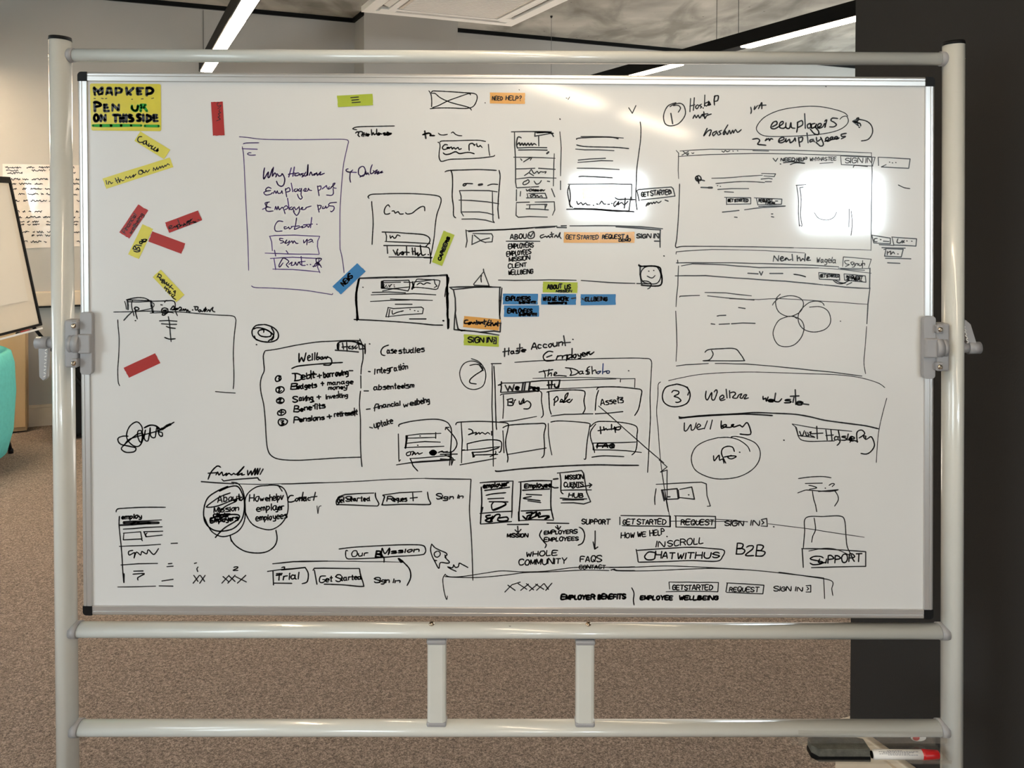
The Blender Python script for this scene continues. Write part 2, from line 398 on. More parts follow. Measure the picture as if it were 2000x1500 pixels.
# thin cable hanging from the concrete, right of the cassette
pc_ = on_plane(1077, 31, Vector((0, 0, CEIL)), Vector((0, 0, 1)))
t = thing('hanging_cable', 'thin cable dropping from a small ceiling hook right of the air conditioner', 'cable', (pc_.x, pc_.y, 2.0))
mb = MB(); mb.tube((pc_.x, pc_.y, 2.0), (pc_.x, pc_.y, CEIL - .01), .0016, n=6); mb.build('cable', mat('grey_cable', (.16, .15, .15), .5), t)
mb = MB(); mb.lathe([(.010, 0), (.010, -.008), (.004, -.018)], (pc_.x, pc_.y, CEIL)); mb.build('hook', M_BLKP, t)
INKDATA = '''
@ 170 150 11.111
N notice|bright yellow rounded notice in the board's top left corner saying marker pen on this side|noteyel
Q 60 145 1600 155 1610 1180 90 1165
w6.2
L 155 240 165 350
L 160 245 240 325 325 240 338 350
w5
L 165 375 175 395
L 240 350 260 385 300 370 335 375
w5.6
L 415 385 450 245 510 245 545 390
L 440 345 530 345
L 625 395 625 245
L 625 250 700 245 755 280 740 335 640 350
w6
L 855 240 870 385
L 1005 245 895 345 950 385
L 1220 248 1085 250 1095 380 1180 375
L 1100 315 1160 312
L 1295 400 1295 240
S 1295 250 1370 240 1435 295 1395 355 1310 370
w1.6
L 150 470 185 472
L 310 465 355 475
L 395 475 430 468
L 965 488 990 488
L 1175 480 1220 478
L 1400 470 1445 462
w5.8
L 165 560 172 745
S 150 555 215 550 300 600 280 630 185 650
L 370 605 375 745 475 740
L 380 670 450 668
L 375 612 430 608
L 550 740 555 600 680 725 690 605
C green
w5.6
S 975 625 975 690 1035 740 1090 715 1105 620
L 1165 745 1165 610 1270 612
L 1180 670 1240 660 1300 745
C black
w6.2
S 150 890 175 830 215 825 250 890 225 955 175 960 150 890
L 300 965 300 830 395 955 400 825
L 570 828 680 828
L 620 835 620 970
L 715 830 725 975
L 790 825 790 975
L 725 900 790 895
L 850 825 855 975
S 975 840 915 830 920 880 990 905 995 955 915 965
S 1170 825 1100 820 1095 870 1155 900 1155 950 1085 950
L 1220 825 1225 960
L 1300 975 1300 825
S 1300 830 1385 870 1380 935 1300 970
L 1520 830 1440 832 1450 960 1535 958
L 1450 890 1520 885
C green
w6
L 125 1058 300 1060 1180 1058
L 1250 1065 1560 1070
C black
@ 0 0 4
N tape_strip|yellow tape strip slanting down just below the yellow notice, handwritten Careers|tapeyel
Q 1095 1025 1330 1170 1280 1243 1050 1100
w2.4
S 1108 1068 1085 1070 1075 1095 1090 1112 1118 1110
S 1140 1100 1122 1105 1120 1125 1138 1122 1145 1100 1145 1130 1160 1135
S 1165 1120 1160 1145 1180 1135 1185 1150 1195 1140 1180 1160 1200 1165 1215 1150 1200 1170 1215 1178 1235 1160 1222 1182 1238 1172 1228 1185
N tape_strip|long yellow tape strip rising to the right, handwritten In the news, Our mission|tapeyel
Q 800 1395 1325 1230 1355 1305 830 1475
w2
L 828 1410 835 1440
S 848 1440 850 1418 865 1425 868 1435 882 1425
L 900 1392 920 1430
L 905 1415 925 1402
S 922 1385 935 1425 940 1400 955 1412 970 1408
S 978 1398 985 1380 1000 1392 1015 1375 1020 1390 1035 1375 1045 1365 1040 1385 1062 1360 1050 1375
S 1110 1328 1085 1335 1085 1360 1110 1358 1118 1335 1100 1330 1130 1350 1140 1330 1150 1345 1168 1325
S 1198 1335 1200 1310 1215 1330 1225 1305 1232 1325 1250 1300 1255 1315 1268 1295 1275 1310 1290 1290 1295 1300 1310 1280 1325 1290
N tape_strip|small red tape strip hanging upright right of the yellow notice, faint word|tapered
Q 1648 797 1740 793 1755 1057 1663 1060
w1.4
S 1712 800 1695 812 1705 830 1728 822 1715 840 1700 850
S 1722 850 1710 870 1725 880 1705 890 1720 905 1702 915 1722 930 1690 945
@ 450 0 4
N tape_strip|olive green tape strip near the board's top edge marked with three short lines|tapegrn
Q 832 747 1110 733 1115 822 840 837
w2.2
L 940 763 1000 758
L 948 783 1002 778
L 950 802 1015 797
@ 900 0 4
N tape_strip|orange tape strip near the board's top edge, lettered NEED HELP?|tapeorg
Q 228 722 502 725 500 812 228 808
w2.2
T 246 782 30 78 0 NEED
T 352 782 30 95 0 HELP
w2
S 458 755 468 748 474 758 464 768 464 775
L 464 784 465 786
@ 180 390 6.667
N tape_strip|red tape strip tilted steeply at the board's left, handwritten Financial wellbeing|tapered
Q 600 62 730 140 482 507 352 425
w1.6
T 430 440 55 280 58 Financial
T 510 450 45 300 58 wellbeing
N tape_strip|red tape strip tilted gently upward, handwritten employee, right of the steep red one|tapered
Q 948 298 1378 140 1430 268 1003 432
w1.8
S 1000 370 1040 350 1030 335 1000 350 1005 378 1060 365 1070 345 1085 360 1100 340 1110 350
S 1095 330 1120 380 1115 320 1150 335 1130 360
L 1115 260 1150 345
S 1165 320 1150 345 1185 325 1190 345 1200 310 1215 330
S 1190 300 1210 330 1240 290 1240 330 1220 340
S 1240 275 1230 300 1260 270 1255 295 1285 255 1275 285 1305 245
S 1250 290 1270 325 1275 295 1300 300 1320 280 1325 300 1345 280 1340 300 1365 290
L 1375 262 1395 265
N tape_strip|yellow tape strip standing askew between red strips, handwritten Blog|tapeyel
Q 655 318 793 380 608 772 468 712
w2.6
L 530 640 620 665
S 530 640 555 600 575 640 600 620 615 630 620 670 580 680 540 665
L 570 590 640 600
S 620 570 620 545 650 550 645 575 620 570
S 690 515 650 525 660 555 700 535 710 520 690 515
S 700 530 690 550 640 520
N tape_strip|blank red tape strip pointing down to the right beside the Blog strip|tapered
Q 782 412 1212 570 1162 705 732 545
N tape_strip|yellow tape strip slanting down to a sketched tab, handwritten Request a trial|tapeyel
Q 893 913 1202 1240 1095 1337 787 1007
w2.2
L 870 965 845 1010
S 860 965 900 985 890 1015 855 1000
L 865 1005 890 1035
S 905 1030 885 1045 905 1050 925 1035 905 1075 930 1055 945 1040
S 945 1055 925 1085 905 1080
S 950 1070 940 1095 965 1085 975 1075 965 1110 985 1105 1000 1095 985 1120 1010 1120
L 1040 1110 1000 1150
L 1010 1130 1055 1165
S 1085 1185 1060 1195 1080 1210 1085 1190 1075 1235
L 955 1130 940 1150 975 1155
L 975 1150 960 1190
S 980 1165 1000 1175 985 1210 1020 1190 1000 1225 1035 1215
S 1060 1230 1035 1240 1040 1265 1080 1245 1045 1270 1090 1300
@ 200 560 6.667
N tape_strip|blank red tape strip inside the sketched frame at the board's left|tapered
Q 276 1056 685 866 755 995 345 1186
G sketch|hand-drawn browser frame with a tab and menu lines, handwritten Admin Portal|black
w2.2
S 145 330 400 325 520 318 650 318 770 322 1000 328 1200 345 1480 368 1690 380 1735 420 1735 480 1715 660 1705 870 1712 1120 1710 1260 1703 1330
S 200 430 205 520 218 680 212 900 200 1080 205 1230 215 1270 225 1290
L 1472 1365 1600 1378 1730 1385
S 290 190 305 240 312 295
w4
L 325 180 333 240 333 295
w2.4
S 310 170 400 150 480 142 560 152 620 185
S 320 170 450 176 620 182
S 330 195 470 198 620 190 820 185 910 183 945 210 948 290 955 330 978 378
S 395 175 380 220 385 280 400 330 412 380
w4.4
L 630 185 640 250 658 335
w2
S 630 200 670 220 670 255 645 275
S 460 320 620 288 650 278
S 620 342 760 338 880 335 930 342
w2.8
L 280 437 330 380 390 325
S 425 265 430 320 440 370 455 420
S 415 290 425 268 455 268 478 290 455 305 425 305
D 430 440
S 810 205 820 185 845 180
L 760 235 780 238
S 810 275 850 290 850 330 830 350 785 340 770 310 780 285 810 275
S 785 345 780 368 810 368 835 345
S 790 300 800 320 815 300 825 320 835 300
S 885 300 925 250 935 290 905 300 950 300
S 985 280 955 285 960 300 985 290 1010 265 1030 280 1020 300 1000 310 1040 305
S 1050 310 1055 290 1070 310 1080 290 1095 305 1100 325 1110 300 1125 325 1145 322
D 1175 302
L 1205 262 1210 300
S 1190 258 1245 265 1235 300 1210 305
S 1270 300 1250 310 1265 330 1285 310 1270 300 1300 325
S 1305 322 1330 300 1345 270 1330 325 1355 300
L 1320 295 1360 292
S 1360 325 1385 300 1400 325 1410 300 1440 270 1430 310 1465 328
L 858 390 875 480 885 620 895 715
L 745 445 850 440 970 450
L 770 482 870 490 965 490
S 830 515 870 532 950 543
S 810 660 870 682 950 678
@ 460 240 6.25
G sketch|purple pen outline of a phone screen with a menu and page names|purple
w1.9
S 45 170 150 178 270 195 450 203 800 205 1200 200 1340 203 1378 225 1365 290 1320 500 1300 700 1285 900 1275 1100 1275 1500 1282 1560 1300 1640 1320 1780 1325 1830
S 82 290 100 420 118 800 135 1150 150 1450 160 1800
S 195 1990 240 2010 400 2015 600 2025 850 2045 1110 2085 1180 2095 1185 2080
w2.2
S 95 257 130 246 285 243
L 82 315 265 322
S 245 392 180 395 145 380 165 365 190 365
w2.8
S 355 550 345 600 345 685 400 600 395 660 415 660 450 560
S 462 540 450 650 480 610 500 640 490 660
S 510 620 530 650 560 640 570 620 600 680 590 750 560 775 520 755 500 712
L 680 550 650 660
L 718 540 700 650
L 645 628 725 612
S 770 610 730 620 725 645 765 640 780 620 790 645
S 830 615 800 625 830 645 810 660
S 860 600 835 640 870 640 885 510 880 640
S 900 640 920 600 940 640 965 620 960 640 990 610 1000 640 1040 600 1030 635 1085 615
w2.6
S 1375 560 1350 570 1355 590 1400 600 1430 575
L 1370 600 1475 605
S 1400 605 1395 680 1405 725
S 1545 530 1505 560 1505 630 1560 650 1585 590 1570 540 1545 530
L 1520 660 1590 620
S 1590 590 1600 630 1615 610 1630 635
S 1670 510 1650 560 1650 620 1690 600 1680 580
S 1690 600 1730 575 1700 620 1750 590 1730 625 1790 590 1770 610 1800 605
w2.4
S 435 800 400 785 370 810 375 830 430 825
S 390 830 345 850 370 880 430 870 450 850
S 460 865 480 830 495 860 510 830 520 860 555 855 565 830 575 865
S 610 800 615 850 625 905
S 605 820 650 790 665 830 620 845
L 680 735 700 840
S 735 805 715 820 730 840 760 820 750 805 765 830
S 790 800 765 820 790 835 805 800 800 880 815 910 795 932 770 910 755 870
S 825 830 850 800 865 810 840 835 880 830 890 800 900 820 930 825
S 1000 770 1010 830 1020 890
S 1000 780 1040 770 1040 810 1010 825
L 1060 805 1110 765 1120 800
S 1145 780 1130 810 1165 795 1180 770
S 1190 800 1195 860 1170 885 1110 880
S 1165 785 1200 760 1215 735 1190 745 1195 790 1230 798
S 410 965 360 980 385 1020 430 1035
S 395 1025 330 1055
S 415 965 385 980 370 1060 400 1080 460 1075
S 480 1060 490 1020 505 1060 520 1020 535 1060 570 1030 590 1060 605 1110
S 580 1040 620 1010 640 1040 600 1060
L 635 920 655 1060
S 690 1025 660 1040 680 1060 710 1030 700 1055 720 1080
S 720 1025 735 1060 770 1030
S 775 1020 780 1080 745 1130 705 1080
S 790 1055 820 1040 815 1030 800 1050 830 1060 860 1045 860 1035 925 1015
S 1000 1000 1010 1040 1020 1092
S 1000 1010 1045 1010 1030 1050 1005 1055
S 1070 1020 1060 1045 1090 1040 1100 1015 1110 1040 1140 1015
S 1235 970 1150 980 1140 1010 1200 1020 1200 1060 1170 1085 1160 1075
S 580 1205 520 1200 480 1260 490 1320 570 1320
S 620 1270 595 1270 600 1295 640 1280 650 1270 660 1295 690 1270
S 745 1160 730 1260 720 1300 790 1270
L 680 1265 780 1258
S 790 1275 820 1260 810 1280 850 1270 870 1250 890 1275 910 1240
L 930 1155 915 1280
L 830 1245 940 1235
D 993 1237
w2.2
L 412 1385 480 1375 720 1370 1028 1385
L 420 1390 440 1450 450 1560
L 1028 1388 1003 1440 1000 1510 1022 1600
L 360 1590 640 1600 1018 1605
L 475 1555 490 1625
L 618 1560 640 1590
L 425 1655 700 1640 1030 1655
L 470 1660 490 1790
L 1020 1660 1010 1720 1000 1760 1030 1830
L 455 1785 700 1790 1030 1820
w2.4
S 580 1415 540 1410 545 1435 575 1440 590 1455 550 1470
S 600 1465 625 1430 605 1470 640 1460 660 1440 650 1480 630 1495
S 670 1460 690 1440 700 1470 715 1440 740 1470 765 1470
S 830 1430 835 1465 860 1440 875 1420 870 1490
S 885 1440 920 1420 940 1440 890 1460
L 945 1455 946 1458
S 580 1710 540 1760 530 1740 560 1680 590 1650 650 1690 620 1730 650 1765
S 650 1730 690 1700 680 1740 720 1730 730 1700 750 1740 770 1700 800 1735
L 800 1630 810 1740 850 1740
L 770 1700 850 1690
D 875 1730
D 915 1728
S 940 1750 990 1740 985 1660 1050 1660 1000 1720 1040 1740
S 950 1760 1000 1700 1050 1765
@ 680 160 6.25
G sketch|hand-drawn crossed-out banner box near the board's top edge|black
w2.3
S 985 108 1010 150 1020 230 1018 305
S 1015 135 1030 112 1100 112 1250 120 1400 130 1540 142 1575 180 1560 250 1525 300 1470 320 1400 325 1250 318 1100 318 1000 328
S 1020 140 1060 140 1120 190 1210 235 1300 265 1400 290 1480 315 1505 345
S 1030 312 1100 290 1210 235 1330 190 1475 142 1492 160
G handwriting|scribbled word under a long arrow above the purple screen outline|black
w2.4
S 105 585 55 572 100 552 200 545 350 542 565 538
w2.8
S 90 625 110 608 130 620 120 650 140 668
S 115 615 155 605 180 620 165 650 175 665
L 195 620 190 665
L 175 645 215 640
L 220 625 215 660
S 225 655 235 635 250 640 245 660 230 655 265 640
S 283 580 290 650 305 620 320 645 340 630
S 348 575 350 640 375 620 385 645 360 650 395 630 410 640
w4
S 425 630 450 625 440 645 470 640 480 615 500 630 525 630 480 650 475 635
G sketch|hand-drawn login card lettered Gen P with a wavy line, below a row of squiggles|black
w3.6
S 910 645 940 635 985 625 1010 640 1000 655 1055 655
L 935 600 948 688
w2.4
S 1000 630 1020 655 1050 655
S 1100 625 1125 645 1170 648 1212 640
S 1258 625 1280 612 1310 640 1350 655 1388 657
S 1125 735 1140 722 1300 718 1500 712 1600 713 1678 727
S 1095 737 1115 745 1122 790 1112 850 1110 920 1125 960 1150 970 1250 945 1400 940 1600 930 1750 912 1780 905 1790 895
L 1712 762 1718 840 1728 898
w2.8
S 1215 770 1180 765 1150 800 1165 825 1210 815 1230 800 1205 800 1235 815
S 1230 810 1260 795 1270 820 1290 800 1310 820 1340 800 1355 825 1380 815 1370 822
S 1478 838 1475 800 1480 760 1520 750 1540 775 1550 760
S 1568 752 1575 785 1600 790 1610 775 1635 800
S 1160 865 1185 885 1240 880 1310 852 1360 875 1440 862 1490 862 1540 878
G sketch|hand-drawn phone screen with a row of dots above stacked boxes|black
w2.6
S 1182 1098 1230 1082 1400 1075 1600 1070 1810 1080
S 1250 1075 1270 1130 1275 1250 1270 1400 1285 1520 1285 1600 1290 1640 1315 1660
S 1842 1080 1855 1150 1845 1280 1835 1400 1830 1500 1828 1560 1840 1670
S 1400 1260 1415 1270 1440 1255 1430 1240 1405 1250 1450 1240 1520 1243
w5
L 1595 1257 1635 1250
w2.6
S 1702 1265 1760 1248 1828 1252
@ 680 370 6.25
L 1358 15 1500 12 1720 15 1820 30
L 1358 15 1378 80 1380 200 1380 280 1408 325
L 1760 20 1762 160 1765 280 1768 380 1785 405
L 1352 130 1500 135 1700 152 1840 175
L 1385 275 1600 275 1700 288 1775 310
L 1388 362 1550 360 1680 375 1785 405
G sketch|hand-drawn card with a wavy heading, two buttons and Visit Hub|black
w2.4
S 255 108 242 90 280 62 400 55 600 50 800 52 1000 65 1110 85 1135 130 1120 200 1085 300 1065 420 1050 580 1030 700 1010 805
S 288 145 290 200 300 300 305 420 298 550 292 672
w2.6
S 508 215 490 188 460 210 440 260 450 300 490 300 510 290
S 535 265 560 262 575 290 610 270 630 300 675 298
S 700 282 720 300 780 290 830 250 890 212 930 212 935 262
L 415 520 600 525 700 535
S 700 535 820 542 930 555 990 590 995 640 945 700
L 455 525 468 570 465 635
L 450 635 700 645 1000 662
S 510 560 518 595 540 570 560 595 580 590 600 555 635 570
L 435 685 600 685 800 690
L 475 690 482 780
S 800 690 920 700 985 715 1000 780 1008 860 1000 905
L 498 825 700 825 1025 830
w3
L 550 740 580 795 605 730
S 605 770 600 800 620 800 630 775
S 665 760 640 775 660 795 680 780 665 760 670 800
L 712 690 715 800
L 690 765 745 770
L 782 715 790 795
L 815 715 818 800
L 780 760 820 755
S 825 770 835 795 850 770 850 810 865 800 880 780
S 880 680 900 800 945 790
D 978 795
L 925 832 1020 835
N tape_strip|green tape strip leaning right beside the Visit Hub button, lettered CAREERS|tapegrn
Q 1165 503 1300 555 1147 935 1022 885
w3
T 1125 870 36 300 67 CAREERS
G sketch|bold hand-drawn page with two buttons, text lines and a bottom button|black
w4
L 140 1085 350 1078 700 1070 1120 1050
L 1120 1050 1205 1045
S 135 1095 115 1180 100 1300 108 1500 108 1600
S 1205 1045 1210 1150 1205 1300 1208 1400 1215 1500 1218 1700
w2.4
S 1205 1060 1228 1080 1220 1150 1195 1200 1180 1310
L 1225 1265 1212 1330
D 180 1193
w2.6
L 405 1130 430 1115 740 1108 752 1140 750 1200 730 1240 600 1215 405 1205 405 1130
w4
L 410 1125 415 1200
L 425 1130 428 1200
w2.2
L 440 1138 640 1132
L 680 1132 780 1135
L 420 1240 560 1210 750 1190
S 440 1160 430 1200 450 1190 470 1165
D 475 1188
S 495 1165 505 1190 520 1165 535 1160
D 560 1165
D 565 1188
S 790 1180 830 1110 850 1095 950 1100 1100 1108 1118 1130 1100 1190 1075 1220 950 1205 820 1195 780 1215
L 800 1130 1050 1100 1060 1150 1085 1180 1050 1198
w4
L 785 1130 800 1200
L 780 1215 800 1160
w2.4
S 840 1165 880 1140 920 1160 960 1138 1005 1150
L 295 1258 500 1252 700 1262
L 280 1287 500 1278 800 1272 1070 1287
L 515 1337 700 1345 1030 1355
L 272 1367 500 1355 750 1350
L 575 1402 780 1402
@ 460 430 4.545
L 1355 775 1400 785 1650 772 1668 785 1660 830 1500 840 1340 858
L 1355 775 1350 800 1335 858
L 1370 790 1358 860
S 1390 800 1395 835 1430 820 1490 805
D 1550 792
D 1590 802
D 1620 808
w3
L 1545 877 1690 877
w2.8
S 1052 882 1200 888 1400 900 1600 915 1750 930 1840 932
w4
S 1095 522 1078 600 1068 700 1078 800 1088 880
S 1880 488 1880 600 1885 750 1880 830 1888 905
L 1892 880 1890 955
D 1845 892
N tape_strip|blue tape strip rising to the right across a sketch corner, lettered NEWS|tapeblu
Q 1080 382 1156 454 935 660 860 588
w3.2
T 960 585 40 115 45 NEWS
@ 980 230 5.556
G sketch|hand-drawn narrow column of stacked cells headed Financial|black
w2.8
L 105 153 240 150 350 150 540 152
L 138 160 140 300 148 420 150 560 150 700 160 760
S 212 218 175 210 160 280 170 330
S 160 300 190 270 200 300 220 275 235 300 250 275 265 300 285 275 300 300 320 275 330 300 350 280 375 295
L 400 200 402 305
L 362 155 358 200 555 165
L 362 155 480 155 560 170
S 380 165 520 160 562 205
L 170 328 300 322 488 325
L 182 350 350 348 492 352
w4
L 490 388 508 372
w2.4
L 130 428 300 430 578 440
L 570 390 565 500 562 640 560 740
L 205 445 218 462
S 235 480 300 440 325 432 310 460
L 155 555 360 548
L 400 548 580 560
S 245 628 300 590 320 562 350 605 385 580 400 605 420 585 450 590 480 585 470 605
L 300 600 345 628
L 150 665 300 648 590 655
S 270 680 235 700 232 725 265 722 298 695 285 672 260 690
S 350 685 375 720 410 710 430 680
L 495 688 520 692
L 165 760 310 752
L 320 752 400 748
L 160 780 158 900
L 205 800 200 850
S 265 775 275 795 295 780
T 300 795 22 165 0 Discov
L 275 822 285 870 268 870 400 868 490 872 470 820 290 822
S 355 830 310 840 320 860 360 835 365 860 385 840 400 860 430 845 440 865
L 540 770 575 858
L 160 920 300 915
L 360 915 570 912 575 1000 550 1058
L 158 930 155 1060 180 1080 300 1072 495 1078
L 268 945 490 940 470 985
L 305 945 300 988
L 265 988 400 992 505 1000
L 470 940 470 1000
G sketch|hand-drawn tall page of ruled text lines between two long uprights|black
w2.3
L 630 152 640 250 645 330 640 500 638 630
L 638 685 638 780
w2.6
S 812 235 830 222 1000 212 1180 210 1265 228
L 860 205 1100 208 1320 220
S 812 295 900 312 1100 318 1250 322 1378 335
L 802 340 900 348 1050 348 1218 357
L 830 460 950 448 1125 440
L 825 485 1000 472 1080 465 1205 468
L 818 547 900 548 1100 552 1275 562
S 835 640 870 635 1000 640 1100 645 1200 652
w2.4
S 1502 45 1510 120 1505 250 1485 400 1465 560 1460 700 1455 880 1468 998
D 632 15
G sketch|blurred double-outlined button box with a squiggle under the bright glare|black
w2.4
L 720 722 1000 720 1200 718 1410 722 1410 900
S 735 730 715 800 730 900 745 970
S 725 740 740 800 745 880 735 940 770 975
w3
L 705 993 900 992 1050 998 1250 1015 1380 1012 1400 860
S 785 985 1000 990 1200 1005 1370 1015 1435 1020
w2.8
S 812 905 830 940 860 920 880 945 910 925 925 945 960 945
D 995 950
L 1030 935 1045 938
S 1060 940 1085 905 1105 935 1130 935
L 1150 940 1170 938
D 1195 930
S 1240 905 1215 930 1225 965 1270 910 1260 945 1300 920 1330 945 1370 905
L 1340 870 1330 980
S 1230 865 1260 885 1350 885 1445 888
G sketch|hand-drawn outlined button lettered GET STARTED with a word below it|black
w2.6
L 1465 790 1485 780 1650 765 1840 752 1860 770 1880 850 1700 872 1510 892
L 1465 790 1478 840 1490 900
T 1515 855 48 320 5 GET STARTED
L 1790 800 1835 795 1840 820
S 1565 960 1580 930 1600 925 1590 945 1570 945
S 1600 940 1620 920 1630 935 1650 915 1660 930 1680 910 1700 925 1730 905
L 1772 893 1805 905
G sketch|wide hand-drawn menu bar with a small crossed box and Sign in at its end|black
@ 870 430 4.444
w2.8
L 178 85 182 130 188 180 177 235
L 180 92 350 88 520 82 700 70 850 58 968 52
S 200 100 320 88 500 82 650 75 760 66
L 780 68 950 58
L 1005 50 1050 49
L 968 63 1050 65
L 1080 50 1300 48 1500 50 1700 58 1885 75
L 1480 58 1700 72 1868 85
L 1865 85 1862 160 1863 235
L 1855 120 1840 118
L 1815 182 1865 183
w2.4
L 238 115 400 118 412 140 405 188 340 192
L 235 130 230 210
L 228 212 320 170 382 155
L 250 130 310 180 350 195
w2.6
T 562 165 42 140 3 ABOU
S 725 110 715 150 740 160 770 145 765 100 725 108
L 725 125 740 145 760 110
S 855 125 825 135 830 155 870 140 880 150 895 135 905 152 925 135 930 150
L 920 105 930 150
S 945 150 960 130 975 150 995 108 990 140 1005 160
L 908 125 940 120
L 527 183 700 183 820 184
T 1660 155 34 190 0 SIGN IN
T 548 248 38 215 4 EMPLOYERS
T 533 312 36 210 6 EMPLOYEES
T 553 360 33 180 6 MISSION
T 545 418 34 158 6 CLIENT
T 548 475 36 212 4 WELLBEING
w2.6
L 460 520 600 523 900 518 1135 522
L 1178 523 1400 540 1645 549
L 1660 550 1780 552
D 1897 310
G sketch|hand-drawn smiling face in a rounded square|black
w3.4
S 1680 385 1690 400 1800 398 1860 412 1870 450 1880 510 1870 560 1820 572 1700 565
L 1690 395 1690 470 1705 565
w2.4
S 1790 398 1730 410 1695 460 1710 530 1770 552 1840 545 1870 480 1840 410 1790 398
S 1710 528 1750 530 1785 550 1775 585 1755 597
D 1765 442
D 1808 436
S 1750 485 1780 500 1800 500 1820 480
G sketch|hand-drawn warning triangle standing on a bold square frame|black
w2.6
L 330 425 332 445 380 572
L 330 450 245 555 250 565 380 570
S 315 480 308 500 312 538
w3.2
L 35 583 200 578 480 582
L 45 590 70 605 85 680 88 780 80 850 75 950 130 955 250 965 465 998
L 70 602 250 582 400 578
L 490 590 480 700 470 820 478 900 475 970 420 962 300 972
L 472 582 468 700 470 815
L 85 800 100 900 110 945 140 960 170 955
N tape_strip|orange tape strip at the foot of the bold square, handwritten Contact/chat|tapeorg
Q 162 832 482 862 462 958 152 928
w3
S 195 868 170 870 165 895 195 895 215 885 200 905 218 900 225 885 240 900 250 885 262 905
L 270 870 275 905
L 255 890 290 882
S 300 885 285 895 305 900 310 885 330 900
L 338 865 340 905
L 322 885 355 878
L 380 865 345 925
S 385 890 362 895 370 915 395 905
L 395 870 395 918
S 395 905 410 890 415 915 430 900 425 915 440 900 450 915
L 455 880 455 920
L 435 893 482 895
N tape_strip|green tape strip directly below the bold square, lettered SIGN IN|tapegrn
Q 160 990 465 1005 463 1100 158 1085
w3
T 197 1060 42 205 0 SIGN IN
L 420 1020 440 1022 440 1072 415 1070
L 420 1035 428 1045 418 1058
N tape_strip|green tape strip above the blue ones, lettered ABOUT US MISSION|tapegrn
Q 847 533 1148 540 1145 632 844 627
w3
T 885 597 34 125 3 ABOUT
T 1035 597 34 50 3 US
w2
T 960 624 18 135 0 MISSION
N tape_strip|blue tape strip beside the bold square, upper left of the group, lettered EMPLOYERS|tapeblu
Q 500 637 803 639 800 733 497 731
w3.2
T 525 698 34 210 0 EMPLOYERS
w3
T 640 722 20 140 0 benefit
N tape_strip|blue tape strip in the middle of the upper row under ABOUT US|tapeblu
Q 832 640 1135 642 1133 735 830 733
w3
T 848 698 32 220 0 WHO WE WORK
L 1095 680 1130 675
w3
T 890 726 20 160 0 customers
N tape_strip|blue tape strip standing apart on the right, lettered WELLBEING|tapeblu
Q 1173 643 1478 642 1478 735 1174 740
w3
L 1187 680 1198 690
T 1212 700 32 190 0 ELLBEING
N tape_strip|blue tape strip in the lower row, lettered EMPLOYEES|tapeblu
Q 508 740 812 739 812 838 508 840
w3.2
T 540 805 34 210 0 EMPLOYEES
w3
T 640 828 22 150 0 benefit
N tape_strip|pale orange tape strip in the menu bar lettered GET STARTED|tapeorg
Q 1030 103 1335 105 1332 198 1027 196
w2
T 1045 165 34 280 0 GET STARTED
N tape_strip|pale orange tape strip in the menu bar lettered REQUEST A DEMO|tapeorg
Q 1337 105 1641 101 1640 197 1334 198
w2.4
T 1362 160 34 225 0 REQUEST A
w2.2
T 1505 184 22 100 0 DEMO
@ 980 230 5.556
N tape_strip|blank washed-out tape strip inside the double-outlined box under the bright glare|tapeorg
Q 878 762 1255 737 1258 855 880 876
@ 1280 160 3.704
G handwriting|circled number 1 and handwritten words in the board's top right|black
w2.4
S 150 150 90 175 60 240 70 300 110 318 170 300 215 240 210 180 180 155 130 165 105 180
S 130 172 165 170 182 190 165 220
w3
L 112 228 125 302
w2.6
L 255 120 250 215
L 282 115 275 205
L 250 175 285 165
S 305 165 290 180 300 195 315 175 305 165
S 335 160 320 170 335 180 325 190
D 345 188
L 358 95 355 175
S 380 145 355 160 370 175 390 150
S 385 160 400 165 385 140 385 170 400 160
w2.8
S 432 98 425 130 428 168
S 425 105 455 100 450 135 430 140
S 272 265 285 240 295 260 310 240 320 262 340 235 345 250
S 350 215 358 265 370 245 405 232
L 340 235 380 230
S 690 182 695 210 690 230
S 720 175 715 200 740 170
S 745 195 760 165 770 150 770 195
L 750 170 800 168
S 375 335 350 390 380 355 405 350 390 390 400 375
S 445 355 415 370 420 390 445 365 450 380
S 480 350 460 360 475 375 455 385
S 525 310 490 370 500 380 505 355 520 380 535 350 545 375 560 350 565 370 580 345 595 365 622 345
w2
S 1392 248 1370 225 1300 200 1180 178 1050 180 900 205 790 255 735 320 740 360 790 390 900 395 1050 390 1180 380 1290 360 1360 330 1395 290 1385 250 1355 252 1335 270
w3
S 845 325 880 305 875 285 850 295 835 330 860 340 890 325
S 890 325 925 300 920 285 900 300 900 330 930 335 945 320
S 945 295 945 330 970 335 980 295 985 330 1010 335
S 1028 290 1028 330 1022 365
S 1025 295 1060 280 1065 310 1030 330
L 1080 230 1085 335
S 1120 300 1100 310 1105 335 1130 320 1120 300 1130 330
S 1155 300 1125 310 1130 335 1155 325 1165 305 1160 330 1180 355 1180 380 1150 375 1120 340
S 1170 335 1200 315 1195 300 1175 310 1180 335 1210 325 1225 300 1230 325
S 1225 285 1240 275 1225 330
S 1320 265 1280 262 1270 280 1290 290 1310 310 1290 325 1260 325
S 702 415 740 410 755 425 740 450 770 455 800 458
S 805 410 795 425 820 410 825 425 835 410 850 415
S 895 430 930 415 925 400 900 410 892 435 915 440 940 425 945 410 945 435 970 415 975 440 1000 425 1010 405 1015 430
S 1035 400 1040 440 1045 468
S 1038 405 1065 400 1060 430 1040 435
L 1097 370 1105 440
S 1145 415 1120 420 1120 435 1145 425 1150 435
S 1165 400 1170 430 1195 415
S 1195 400 1210 430 1215 455 1195 465 1160 435
